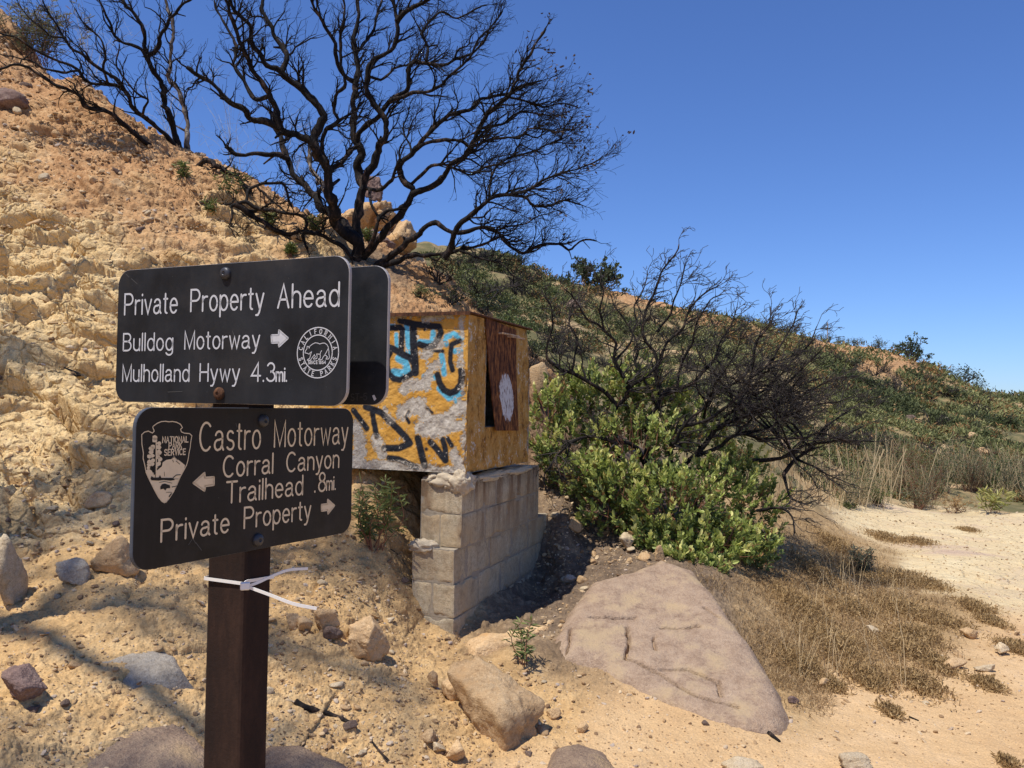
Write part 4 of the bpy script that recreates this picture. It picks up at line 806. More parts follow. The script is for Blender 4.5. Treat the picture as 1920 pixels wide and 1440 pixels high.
def patch_rock(outline, kind, label, T=.1, res=.012, cracks=(), noise=.02, soft=.08, mats=None, name='boulder', seed=1, cr_w=.010):
    """a boulder mostly sunk in the ground: its real upper face, rounded over towards an outline"""
    P = np.array([at(*q) for q in outline]); c = P.mean(0); _, _, vt = np.linalg.svd(P - c); n = vt[2]; n = n if n[2] > 0 else -n
    ex = unit(np.cross((0, 1, 0) if abs(n[1]) < .9 else (1, 0, 0), n)); ey = np.cross(n, ex); q = np.stack([(P - c) @ ex, (P - c) @ ey], 1); m = .16
    U, V_ = np.meshgrid(np.arange(q[:, 0].min() - m, q[:, 0].max() + m, res), np.arange(q[:, 1].min() - m, q[:, 1].max() + m, res))
    U2, V2 = U + .015 * fbm2(U * 6, V_ * 6, 3, seed), V_ + .015 * fbm2(U * 6 + 9, V_ * 6, 3, seed + 1)
    d = np.full(U.shape, 9.); ins = np.zeros(U.shape, bool)
    for a, e in zip(q, np.roll(q, -1, 0)):
        ab = e - a; t = np.clip(((U2 - a[0]) * ab[0] + (V2 - a[1]) * ab[1]) / (ab @ ab), 0, 1); d = np.minimum(d, np.hypot(U2 - a[0] - t * ab[0], V2 - a[1] - t * ab[1]))
        cond = (a[1] > V2) != (e[1] > V2); ins ^= cond & (U2 < (e[0] - a[0]) * (V2 - a[1]) / (e[1] - a[1] + 1e-12) + a[0])
    sd = np.where(ins, d, -d); h = np.where(sd > 0, T * (1 - np.exp(-np.maximum(sd, 0) / soft)), 1.6 * sd)
    h = h + noise * fbm2(U * 2.5, V_ * 2.5, 5, seed + 2) + noise * .3 * fbm2(U * 14, V_ * 14, 4, seed + 4, .6)
    for L in cracks:
        Q = [np.array(((at(*s) - c) @ ex, (at(*s) - c) @ ey)) for s in L[1]]; Uw, Vw = U + .012 * fbm2(U * 14, V_ * 14, 3, seed + 7), V_ + .012 * fbm2(U * 14 + 5, V_ * 14, 3, seed + 8)
        dd = dist_strokes(Uw, Vw, [(Q, 0)]); side = 0
        h = h - L[0] * np.exp(-(dd / cr_w) ** 2) - .07 * L[0] * np.exp(-(dd / (cr_w * 5)) ** 2)
    keep = sd > -.14; G = c + U[..., None] * ex + V_[..., None] * ey + h[..., None] * n
    nu = U.shape[1]; i = np.arange(U.shape[0] - 1)[:, None] * nu; j = np.arange(nu - 1)[None]; f = np.stack([i + j, i + j + 1, i + j + nu + 1, i + j + nu], -1).reshape(-1, 4); kf = keep.ravel()[f].all(1); f = f[kf]
    used = np.unique(f); mp = np.zeros(U.size, int); mp[used] = np.arange(len(used)); b = MB(); b.add(G.reshape(-1, 3)[used], mp[f]); o = b.build(name, mats or MR[kind], smooth=True); return tag(o, label, 'boulder')
patch_rock([(1040, 1205, 4.85), (1075, 1150, 5.15), (1112, 1098, 5.45), (1180, 1075, 5.6), (1240, 1052, 5.75), (1300, 1078, 5.62), (1350, 1140, 5.2), (1400, 1200, 4.8), (1445, 1280, 4.45), (1470, 1345, 4.2), (1462, 1385, 4.05), (1400, 1385, 4.03), (1330, 1362, 4.1), (1250, 1318, 4.25), (1180, 1285, 4.4), (1120, 1258, 4.55), (1060, 1240, 4.65)], 'pink',
    'big pink sandstone boulder slab cracked across, right of the block pier', .05, .008,
    cracks=[(.07, [(1105, 1168, 5), (1150, 1172, 5), (1190, 1160, 5)]), (.08, [(1175, 1180, 4.9), (1180, 1210, 4.8), (1172, 1245, 4.6)]), (.065, [(1240, 1185, 4.9), (1270, 1188, 4.9), (1310, 1180, 4.9)]), (.08, [(1172, 1245, 4.6), (1230, 1290, 4.5), (1300, 1330, 4.3), (1380, 1350, 4.2)]), (.065, [(1226, 1205, 4.8), (1228, 1240, 4.7)]), (.065, [(1240, 1262, 4.5), (1290, 1265, 4.5), (1345, 1295, 4.4), (1350, 1330, 4.3)]), (.06, [(1070, 1190, 4.9), (1065, 1235, 4.7)]), (.065, [(1320, 1145, 5.1), (1350, 1165, 5.0)])], noise=.02, soft=.035, seed=3, cr_w=.006)
patch_rock([(170, 1268, 3.3), (185, 1235, 3.45), (225, 1212, 3.55), (280, 1212, 3.6), (330, 1235, 3.5), (345, 1262, 3.38), (310, 1290, 3.28), (250, 1292, 3.22)], 'grey', 'rough grey white rock outcrop sunk in the dirt left of the post', .06, .009, noise=.04, soft=.04, seed=5)
patch_rock([(98, 1250, 3.3), (112, 1225, 3.42), (150, 1222, 3.47), (172, 1240, 3.42), (165, 1266, 3.33), (120, 1268, 3.28)], 'pale', 'small pale outcrop beside the larger rough grey one', .04, .009, noise=.035, soft=.03, seed=6)
patch_rock([(120, 1450, 2.72), (160, 1385, 2.95), (230, 1352, 3.1), (310, 1350, 3.15), (370, 1375, 3.08), (400, 1440, 2.9), (380, 1500, 2.7), (240, 1520, 2.6)], 'dusty_shade', 'smooth pinkish boulder back at the bottom left, shaded by branches', .05, .011, noise=.02, soft=.12, seed=7)
patch_rock([(490, 1450, 3.05), (500, 1405, 3.25), (560, 1400, 3.3), (640, 1430, 3.22), (690, 1470, 3.1), (600, 1520, 2.95), (500, 1500, 2.9)], 'dusty_shade', 'flat pinkish rock by the foot of the sign post', .03, .011, noise=.015, soft=.08, seed=8)
patch_rock([(1035, 1450, 3.48), (1045, 1405, 3.68), (1080, 1395, 3.75), (1130, 1415, 3.7), (1165, 1450, 3.56), (1150, 1490, 3.4), (1070, 1490, 3.35)], 'dusty_shade', 'flat pinkish rock flush with the dirt in front of the tan boulder', .03, .011, noise=.015, soft=.08, seed=9)
patch_rock([(865, 1212, 4.85), (905, 1196, 4.95), (960, 1192, 4.98), (1010, 1176, 5.08), (1040, 1162, 5.15), (1030, 1182, 5.0), (980, 1205, 4.85), (930, 1222, 4.75), (890, 1232, 4.7)], 'tan', 'broken lip of pale concrete footing below the block pier', .035, .008, noise=.06, soft=.015, seed=10, name='concrete_footing')['category'] = 'footing'
BIG = [
 (926, 1336, 240, 140, 'tan', 'large angular tan boulder casting shadow in front of the pier', 21, -.62, 1.0, 3.75),
 (688, 1190, 100, 92, 'tan', 'wedge shaped tan rock behind the small square block', 22, -.45, .9, None), (672, 1210, 62, 44, 'tan', 'small squared tan block in front of the wedge rock', 23, .05, .8, None),
 (612, 1160, 48, 58, 'tan', 'upright brown stone under the loose cable tie end', 24, .3, .9, None), (572, 1170, 40, 30, 'tan', 'small tan stone left of the upright brown one', 25, 0, .9, None), (624, 1186, 36, 36, 'dark', 'small brown stone between the upright stone and the wedge rock', 26, .5, .9, None), (548, 1162, 32, 34, 'tan', 'small brown stone nearest the post in the stone cluster', 27, .2, .9, None),
 (10, 1062, 48, 160, 'pale', 'tall pale rock standing at the left edge', 28, .06, .8, None), (136, 1064, 58, 72, 'grey', 'white grey quartz stone standing in the dirt', 29, .5, .6, None), (212, 1040, 78, 82, 'tan', 'rounded tan rock peeking out left of the lower sign', 30, .2, .9, None),
 (180, 935, 60, 34, 'tan', 'pale tan rock on the slope left of the lower sign', 31, .1, .9, None), (50, 1284, 112, 82, 'purple', 'purple brown rock half buried near the left edge', 32, -.15, .8, None), (16, 182, 78, 58, 'purple', 'dark smooth boulder high on the slope at the left edge', 33, -.2, .9, None),
 (218, 344, 46, 36, 'tan', 'tan boulder casting shade high on the dirt slope', 34, -.3, .9, None), (172, 334, 24, 24, 'tan', 'small stone left of the shaded tan boulder on the slope', 35, .1, .9, None), (555, 442, 24, 28, 'tan', 'pale squarish rock under the charred fallen branches', 36, .1, .9, None),
 (1176, 1014, 30, 40, 'pale', 'white stone beside the green bush', 37, .1, .8, None), (1074, 982, 36, 34, 'tan', 'orange tan stone right of the pier', 38, .2, .8, None), (1042, 965, 26, 22, 'pale', 'small pale stone next to the orange tan stone', 39, .1, .8, None), (1236, 1034, 20, 34, 'tan', 'pointed stone at the head of the pink slab', 40, .05, .8, None),
 (1070, 1086, 28, 20, 'grey', 'grey stone lying in the shadow of the concrete box', 41, -.2, .8, None), (856, 1412, 42, 44, 'tan', 'brown stone below the large tan boulder', 42, .5, .8, None), (820, 1402, 32, 24, 'pale', 'pale stone left of the brown stone below the boulder', 43, .1, .8, None), (800, 1382, 34, 28, 'tan', 'tan stone at the left of the little group below the boulder', 44, .1, .8, None), (812, 1272, 22, 36, 'tan', 'upright stone at the upper left of the large tan boulder', 45, .15, .8, None),
 (848, 1290, 50, 46, 'tan', 'low brown stone tucked behind the large tan boulder', 46, .2, .9, None), (1036, 1336, 32, 24, 'tan', 'rounded tan stone right of the large tan boulder', 47, .1, .8, None), (1094, 1362, 26, 24, 'tan', 'orange stone on the sand between boulder and pink slab', 48, .1, .8, None), (1600, 1430, 66, 34, 'pale', 'pale rounded stone at the bottom edge of the sandy path', 49, .05, .8, None), (1388, 1440, 90, 30, 'pale', 'long pale stone cut off by the bottom edge', 50, .03, .8, None),
 (1815, 1184, 32, 26, 'tan', 'tan stone in the dry brush near the pale ledge', 51, -.2, .8, None), (1876, 1216, 30, 26, 'pale', 'white stone near the right edge of the path', 52, -.3, .8, None), (1792, 1246, 52, 26, 'tan', 'flat pale tan stone at the edge of the dry brush', 53, .2, .8, None), (1848, 1252, 42, 16, 'pale', 'low pale stone right of the flat tan stone', 54, .0, .8, None), (1544, 1280, 26, 20, 'tan', 'tan stone at the lower edge of the dry brush', 55, .1, .8, None), (1488, 1312, 22, 16, 'purple', 'small dark rounded stone beside the tip of the pink slab', 56, .0, .8, None), (1640, 1182, 34, 14, 'pale', 'narrow pale stone lying within the dry brush', 57, -.4, .8, None),
 (1012, 716, 46, 100, 'tan', 'tan rock face on the slope just right of the concrete box', 58, .1, .6, None), (1076, 572, 34, 34, 'dark', 'reddish brown rock standing on the green hillside', 59, .1, .8, None), (1852, 846, 34, 26, 'tan', 'brown orange boulder on the lower right hillside', 60, .1, .8, None), (1822, 816, 22, 16, 'tan', 'orange rock on the hillside above the brown boulder', 62, .1, .8, None), (1776, 786, 14, 12, 'grey', 'small white rock on the right hillside', 63, .0, .8, None), (1472, 828, 22, 32, 'dark', 'reddish rock behind the burned bush', 64, .1, .8, None), (1905, 868, 22, 24, 'tan', 'small brown boulder at the right edge of the lower hillside', 65, .1, .8, None), (1708, 782, 18, 26, 'dark', 'dark red rock on the middle of the right hillside', 66, .1, .8, None),
]
for (px, py, w_, h_, kind, lab, sd, tl, dp, D_) in BIG: place_rock(px, py, w_, h_, kind, lab, sd, tl, depth=dp, D=D_, name='boulder' if w_ > 95 else 'rock', sub=5 if w_ > 90 else 4)
# outcrop behind the tree
og = empty('rock_outcrop', at(700, 490, 10.4)); tag(og, 'tan and reddish rock outcrop standing on the skyline behind the big burned tree', 'outcrop')
for px, py, w_, h_, k, sd in ((668, 420, 110, 90, 'tan', 71), (640, 440, 90, 90, 'tan', 72), (745, 455, 80, 90, 'tan', 73), (700, 356, 42, 52, 'purple', 74), (708, 452, 70, 56, 'purple', 75), (612, 412, 50, 46, 'tan', 76), (772, 492, 60, 60, 'tan', 78), (712, 405, 80, 60, 'tan', 79), (722, 418, 56, 50, 'tan', 81), (680, 480, 110, 90, 'tan', 82)):
    d = 10.4; v, f = rock_shape(sd, 5, 9, 60, .2); v = v / np.abs(v).max(0); W_, H_ = w_ * d / F / 2, h_ * d / F / 2; b = MB(); b.add((v * (W_, H_, W_)) @ CR.T + at(px, py, d + (.5 if k == 'tan' else -.15)), f); b.build('rock', MR[k], og, smooth=True)

# loose stones: countable ones are copies, gravel is one mass
def screen_pts(n, boxes):
    out = []
    A_ = np.array([(b_[2] - b_[0]) * (b_[3] - b_[1]) * b_[4] for b_ in boxes], float); cnt = RG_.multinomial(n, A_ / A_.sum())
    for c_, b_ in zip(cnt, boxes): out.append(np.stack([RG_.uniform(b_[0], b_[2], c_), RG_.uniform(b_[1], b_[3], c_)], 1))
    return np.concatenate(out)
SB = [(-60, 780, 760, 1460, 1.0), (0, 230, 520, 440, 2.0), (-60, 420, 420, 780, .55), (520, 1040, 900, 1460, 1.1), (880, 1240, 1240, 1460, .8), (1020, 900, 1260, 1060, 2.2), (1000, 1050, 1180, 1200, 1.2), (1240, 1340, 1500, 1450, .5), (1480, 1180, 1930, 1400, .25), (0, 60, 300, 240, 1.6)]
names = {'tan': 'small tan stone lying loose on the slope', 'pale': 'small pale stone lying loose on the slope', 'dark': 'small dark brown stone lying loose on the slope'}
src = {}
pts = screen_pts(240, SB); P, ok = hits(pts[:, 0], pts[:, 1])
for k in range(len(P)):
    if not ok[k]: continue
    kd = ('tan', 'tan', 'pale', 'tan', 'dark')[k % 5]; key = (kd, k % 6); p = P[k]; d = np.linalg.norm(p - CO)
    if key not in src:
        v, f = PROTO[k % 6]; b = MB(); b.add(v * .5, f); o = b.build('stone', MR[kd], smooth=True, loc=(0, 0, 0)); src[key] = o
    else: o = src[key].copy(); COL.objects.link(o)
    s = (4.5 + 11 * RG_.random() ** 2.2) * d / F * 1.25; o.scale = (s * RG_.uniform(.8, 1.4), s, s * RG_.uniform(.5, .9)); o.rotation_euler = (RG_.uniform(-.5, .5), RG_.uniform(-.5, .5), RG_.uniform(0, 6.3)); o.location = (p[0], p[1], p[2] + s * .12)
    tag(o, names[kd], 'stone', 'loose stones on the slope')
def gravel(name, n, boxes, lo, hi, mat, sub=1, lift=.1, pw=2.0):
    protos = [rock_shape(300 + k, sub, 8, 30, .10) for k in range(9)]; pts = screen_pts(n, boxes); P, ok = hits(pts[:, 0], pts[:, 1]); P = P[ok]; b = MB(); d = np.linalg.norm(P - CO, axis=1)
    for k in range(9):
        Q = P[k::9]; m = len(Q)
        if not m: continue
        v, f = protos[k]; s = (lo + (hi - lo) * RG_.random(m) ** pw) * d[k::9] / F / 2; a = RG_.uniform(0, 6.3, m); ca, sa = np.cos(a), np.sin(a); sx, sy, sz = s * RG_.uniform(.8, 1.5, m), s * RG_.uniform(.8, 1.2, m), s * RG_.uniform(.5, .95, m)
        X, Y, Z = v[:, 0][None] * sx[:, None], v[:, 1][None] * sy[:, None], v[:, 2][None] * sz[:, None]
        tl = RG_.normal(0, .35, m)[:, None]; Z = Z + X * tl
        V = np.stack([X * ca[:, None] - Y * sa[:, None] + Q[:, :1], X * sa[:, None] + Y * ca[:, None] + Q[:, 1:2], Z + Q[:, 2:] + (s * lift)[:, None]], -1)
        fs = (f[None] + (np.arange(m) * len(v))[:, None, None]).reshape(-1, 3); b.add(V.reshape(-1, 3), fs, 0, tone=np.repeat(np.stack([RG_.random(m), RG_.random(m), RG_.random(m)], 1), len(v), 0))
    o = b.build(name, mat, loc=(0, 0, 0)); tag(o, kind='stuff'); return o
def gravel_mat():
    t = NT('gravel'); a = t.sep(t.attr('tone').outputs['Color']); c = t.ramp(a['Red'], [(0, (.17, .105, .06)), (.3, (.36, .23, .12)), (.6, (.52, .36, .195)), (.85, (.66, .51, .32)), (1, (.40, .33, .28))])
    n = t.noise(60, 4, .7); c = t.mix(t.math('MULTIPLY', t.rng(n, .4, .7), .4), c, (.25, .15, .08)); return t.done(c, .95, t.bump(n, .5, .006), spec=.1)
M_GRAV = gravel_mat()
gravel('gravel', 9500, SB, 2.2, 8.5, M_GRAV, 2, pw=2.6)
gravel('gravel', 14000, SB[:2] + SB[3:], 1.2, 3.6, M_GRAV, 1)
gravel('gravel', 3200, [(1240, 1200, 1930, 1450, .5), (1560, 960, 1930, 1200, 1)], 1.0, 3.8, M_GRAV, 1)

# ---------------------------------------------------------------- burned trees
def bark_mat(name, c0, c1, c2, sc=22):
    t = NT(name); v = t.n('VectorMath', {0: t.co(), 1: (1, 1, .35)}, operation='MULTIPLY').outputs[0]; n = t.noise(sc, 6, .7, vec=v); n2 = t.noise(5, 4, .6)
    c = t.ramp(t.math('ADD', t.math('MULTIPLY', n, .6), t.math('MULTIPLY', n2, .4)), [(.4, c0), (.53, c1), (.64, c2)]); return t.done(c, .85, t.bump(n, .9, .02), spec=.2)
M_CHAR = bark_mat('charred_bark', (.008, .007, .0065), (.018, .014, .012), (.12, .078, .055)); M_PALEB = bark_mat('peeled_bark', (.03, .022, .018), (.16, .12, .09), (.42, .37, .31), 14)
M_TWIG = flat('charred_twig', (.017, .0135, .012), .85, .5, 30, .1, .15); M_TWIGB = flat('burned_grey_twig', (.055, .046, .04), .85, .6, 12, .1, .2); M_DEADLEAF = flat('scorched_leaf', (.085, .06, .045), .8, .5, 30)
def limb(pts, zf, D0, D1, r0, r1, bow=.0, rs=0):
    """a traced limb: photo points, leaning from depth D0 to D1 along its length; radii in photo pixels"""
    Z = np.array([zf(*p) for p in pts], float); L = np.concatenate([[0], np.cumsum(np.hypot(*np.diff(Z, axis=0).T))]); t = L / L[-1]
    Dv = D0 + (D1 - D0) * t + bow * np.sin(t * math.pi); P = np.array([at(x, y, d) for (x, y), d in zip(Z, Dv)]); Q = smooth_path(P, .035)
    tt = np.linspace(0, 1, len(Q)); R = .90 * (r0 + (r1 - r0) * tt ** .8) * (D0 + (D1 - D0) * tt) / F
    k = np.linspace(0, len(Q) * .17, len(Q)); rg = np.random.default_rng(rs + len(Q)); s = rg.uniform(0, 99)
    wob = np.stack([fbm2(k + s, k * 0 + i * 9, 3, 7 + i) for i in range(3)], -1) * (R[:, None] * 1.5 + .016) * np.clip(tt * 6, 0, 1)[:, None]
    R = R * (1 + .32 * fbm2(k * 2.4 + s, k * 0 + 5, 3, 3)); return Q + wob, R
def vrot(d, rng, lo, hi):
    a = rng.normal(size=3); a -= d * (a @ d); a = unit(a); an = rng.uniform(lo, hi); return d * math.cos(an) + a * math.sin(an)
def grow(mb, p, d, L, r, lev, rng, prm):
    n = max(3, int(L / prm.get('seg', .055))); P = [p]; q = p; st = L / n; dd = d
    for i in range(n):
        dd = unit(dd + rng.normal(size=3) * prm.get('wig', .20) * 1.35 + prm['bias'] * prm.get('bk', .05)); q = q + dd * st; P.append(q)
    P = np.array(P); R = np.linspace(r, max(r * .5, prm['rmin']), n + 1); mb.tube(P, R, 5 if r > .008 else (4 if r > .0045 else 3), cap=False)
    if lev <= 0: prm['tips'].append((q, dd)); return
    k = prm['kids'][lev]; k = rng.integers(k[0], k[1] + 1)
    for j in range(k):
        t = rng.uniform(.25, 1.0) if j else 1.0; i = min(n, int(t * n)); c = vrot(unit(P[i] - P[max(i - 1, 0)]), rng, .25, .95); c = unit(c + prm['bias'] * .25)
        grow(mb, P[i], c, L * rng.uniform(.42, .75), max(R[i] * rng.uniform(.5, .72), prm['rmin']), lev - 1, rng, prm)
def twig_limb(mb, Q, R, rng, prm, t0=.2, sp=.11, Lr=(.3, .8), lev=2):
    n = len(Q); k = max(1, int(n * .035 * (1 - t0) / sp))
    for t in np.sort(rng.uniform(t0, 1.0, k)).tolist() + [1.0]:
        i = min(n - 1, int(t * (n - 1))); tg = unit(Q[i] - Q[max(0, i - 2)]); c = unit(vrot(tg, rng, .35, 1.0) + prm['bias'] * .3) if t < 1 else tg
        grow(mb, Q[i], c, rng.uniform(*Lr) * (1.15 - .6 * t), max(min(R[i] * .55, .011), prm['rmin'] * 1.6), lev, rng, prm)
def tree(name, label, limbs, zf, base, bias, group=None, sp=.11, Lr=(.3, .8), lev=2, kids_={1: (2, 4), 2: (3, 5)}, rmin=.0022, seed=1, skip=(), mats=None, dens=None, cat='tree', t0=.2, wig=.2, bk=.05):
    r_ = empty(name, base); tag(r_, label, cat, group); rng = np.random.default_rng(seed); tk = MB(); pk = MB(); tw = MB(); prm = dict(bias=np.array(bias, float), kids=kids_, rmin=rmin, tips=[], wig=wig, bk=bk); prev = []
    for i, (pts, D0, D1, r0, r1, *o) in enumerate(limbs):
        opt = o[0] if o else {}; Q, R = limb(pts, zf, D0, D1, r0, r1, opt.get('bow', 0), seed * 50 + i)
        if prev:      # a limb grows out of the one it forks from
            A_ = np.concatenate(prev); dd = np.linalg.norm(proj(A_) - proj(Q[:1]), axis=1); j = dd.argmin()
            if dd[j] < 26: k_ = np.linspace(0, 1, len(Q)); Q = Q + (A_[j] - Q[0]) * (np.clip(1 - k_ / .45, 0, 1) ** 2)[:, None]
        prev.append(Q); (pk if opt.get('pale') else tk).tube(Q, R, 9 if r0 > 8 else 7)
        for _ in range(rng.integers(1, 4)):      # broken stubs
            j = rng.integers(len(Q) // 6, len(Q) - 1); c_ = vrot(unit(Q[j] - Q[j - 1]), rng, .5, 1.1); (pk if opt.get('pale') else tk).tube(np.array([Q[j], Q[j] + c_ * (R[j] + .02), Q[j] + c_ * (R[j] + rng.uniform(.04, .14)) + rng.normal(0, .01, 3)]), np.array((R[j] * .6, R[j] * .45, R[j] * .3)), 6)
        prm['bias'] = np.array(opt.get('bias', bias), float); twig_limb(tw, Q, R, rng, prm, opt.get('t0', t0), opt.get('sp', sp), opt.get('Lr', Lr), opt.get('lev', lev))
    tk.build('trunk', (mats or (M_CHAR, M_TWIG))[0], r_, smooth=True)
    if pk.n: tag(pk.build('trunk', M_PALEB, r_, smooth=True), 'stem with pale peeled bark')
    tw.build('twigs', (mats or (M_CHAR, M_TWIG))[1], r_, smooth=True); return r_, prm['tips']
t5 = lambda X, Y: (480 + X / 2.667, Y / 2.667)
T0 = 8.5
MAIN = [
 ([(512, 1345), (505, 1270), (488, 1210), (445, 1150), (405, 1060), (395, 950), (372, 860), (330, 790), (290, 730), (200, 690), (130, 640), (50, 590), (-35, 592), (-125, 500), (-210, 430), (-300, 370), (-355, 335)], T0, 7.6, 15, 3.6),
 ([(520, 1345), (515, 1280), (510, 1150), (500, 1050), (510, 930), (528, 850), (510, 780), (492, 720), (478, 640), (470, 560), (480, 470), (498, 400), (510, 330), (490, 250), (500, 150), (510, 80), (512, -20), (520, -140)], T0, 8.9, 12, 3),
 ([(500, 405), (440, 370), (420, 330), (400, 270), (398, 210), (360, 130), (310, 60), (275, -10), (250, -120)], 8.75, 8.4, 5, 2.4), ([(495, 260), (530, 220), (590, 160), (600, 80), (640, -30)], 8.8, 9.3, 4.2, 2),
 ([(392, 830), (350, 750), (368, 650), (360, 640), (402, 600), (388, 560), (410, 480), (450, 420), (440, 330), (430, 200), (445, 90), (430, -40)], 8.3, 8.0, 5.5, 2.2), ([(395, 850), (440, 815), (480, 775), (515, 745)], 8.3, 8.5, 6, 5),
 ([(300, 735), (297, 640), (322, 560), (290, 510), (220, 450), (130, 380), (90, 340), (30, 290), (-20, 220), (-40, 120), (-110, 40), (-150, -60)], 8.2, 7.7, 10, 3.4), ([(130, 370), (142, 260), (120, 200), (60, 90), (45, 20), (60, -100)], 8.0, 8.1, 7, 3),
 ([(120, 640), (100, 560), (60, 490), (20, 420), (-5, 370), (-50, 270), (-95, 150), (-140, 30), (-190, -80)], 8.0, 7.5, 8, 3), ([(60, 490), (-10, 500), (-60, 420), (-110, 350), (-105, 240), (-150, 120), (-210, 10)], 7.9, 8.3, 5, 2.2),
 ([(528, 930), (570, 830), (600, 740), (635, 680), (632, 600), (600, 540), (570, 470), (558, 420), (580, 330), (620, 280), (682, 230), (697, 150), (690, 60), (680, -20), (700, -120)], 8.55, 8.3, 8.5, 3), ([(515, 700), (522, 640), (600, 580), (680, 500), (750, 440), (770, 370), (782, 325), (860, 310), (940, 320), (1000, 300), (1070, 275), (1130, 215), (1180, 140), (1240, 60)], 8.6, 8.0, 6.5, 1.8, {'t0': .35, 'sp': .07}),
 ([(690, 540), (760, 490), (830, 470), (900, 440), (960, 390), (1010, 340), (1065, 285), (1100, 200), (1160, 150)], 8.3, 7.9, 5, 1.6, {'sp': .07}), ([(695, 110), (760, 45), (850, 0), (940, -50)], 8.35, 8.1, 6, 2.4, {'sp': .06, 't0': .1}), ([(850, 310), (860, 220), (830, 150), (880, 90), (940, 60), (1000, 90), (1080, 60), (1160, 30)], 8.2, 8.8, 3.6, 1.4, {'sp': .06, 't0': .1}), ([(580, 390), (640, 390), (700, 340), (760, 330), (800, 300)], 8.4, 8.7, 3.5, 2),
 ([(560, 1320), (600, 1245), (680, 1135), (740, 1045), (768, 960), (742, 900), (735, 830), (770, 760), (840, 690), (880, 640), (940, 580), (1010, 560), (1070, 540), (1120, 500), (1200, 480), (1270, 460), (1350, 420), (1430, 400)], 8.45, 8.0, 9.5, 2, {'t0': .5, 'sp': .055}),
 ([(775, 960), (860, 930), (930, 880), (990, 820), (1060, 770), (1100, 710), (1130, 640), (1190, 560), (1260, 490), (1290, 430), (1310, 350), (1370, 280), (1410, 210), (1440, 150)], 8.3, 7.8, 8, 2.2, {'t0': .3, 'sp': .06}), ([(790, 765), (860, 720), (960, 705), (1040, 715), (1090, 740), (1180, 700), (1300, 690), (1380, 645), (1500, 660), (1600, 640)], 8.2, 7.8, 4.5, 1.5, {'sp': .05}), ([(795, 900), (850, 845), (920, 820), (990, 840), (1080, 860), (1180, 850)], 8.3, 7.8, 4, 1.5, {'sp': .06}), ([(1260, 490), (1350, 500), (1430, 530), (1530, 520), (1610, 540)], 7.9, 8.2, 3, 1.2, {'sp': .034, 't0': .05}), ([(1130, 640), (1220, 620), (1330, 560), (1440, 580), (1540, 570)], 8.0, 8.4, 3, 1.2, {'sp': .034, 't0': .05}),
 ([(600, 1330), (655, 1290), (720, 1255), (800, 1190), (840, 1140), (900, 1115), (960, 1150), (1050, 1165), (1150, 1140), (1200, 1160), (1250, 1220), (1350, 1270), (1420, 1230), (1500, 1225), (1560, 1250), (1640, 1200), (1700, 1210)], 8.45, 7.6, 7.5, 1.7, {'t0': .45, 'sp': .06}),
 ([(940, 1290), (968, 1250), (990, 1190), (1010, 1120), (1060, 1080), (1140, 1040), (1200, 990), (1280, 985), (1350, 990), (1400, 1030), (1470, 1030), (1530, 1000), (1620, 1020)], 8.1, 7.4, 7, 1.7, {'t0': .3, 'sp': .038}), ([(1270, 985), (1360, 950), (1430, 900), (1500, 880), (1600, 850), (1720, 800)], 7.7, 7.3, 4, 1.2, {'sp': .034, 't0': .05}), ([(1180, 1000), (1170, 900), (1210, 820), (1280, 780), (1380, 760), (1480, 720), (1600, 720)], 7.9, 8.2, 3.2, 1.1, {'sp': .045, 't0': .1}),
 ([(560, 1335), (650, 1318), (730, 1295), (860, 1270), (960, 1262), (1050, 1240), (1150, 1212), (1235, 1180)], 8.5, 8.0, 7.5, 2, {'t0': .5}), ([(1010, 1262), (1100, 1290), (1200, 1310), (1300, 1380), (1390, 1420)], 8.1, 7.6, 3, 1.1, {'sp': .07}),
 ([(490, 1220), (470, 1185), (370, 1080), (270, 960), (200, 880), (160, 800), (130, 720), (100, 620), (60, 560)], 8.6, 9.3, 11, 4.2, {'pale': 0}), ([(345, 985), (300, 900), (262, 830), (268, 750), (300, 660), (330, 600)], 9.0, 9.4, 6, 2.5, {'pale': 1}), ([(160, 790), (90, 772), (0, 770), (-62, 780), (-110, 765), (-150, 735)], 8.9, 8.7, 5.5, 4, {'t0': .7}), ([(580, 950), (620, 945), (680, 900), (700, 830), (712, 795)], 8.4, 8.1, 4.2, 3, {'t0': .7}), ([(560, 1290), (600, 1130), (650, 1060), (700, 1050), (735, 1030)], 8.3, 8.3, 5, 3.5, {'t0': .8}), ([(570, 960), (600, 1060), (640, 1085)], 8.3, 8.3, 3.5, 3, {'t0': .9})]
rg = np.random.default_rng(23); RS = [i_ for i_, m_ in enumerate(MAIN) if max(p_[0] for p_ in m_[0]) > 1000]
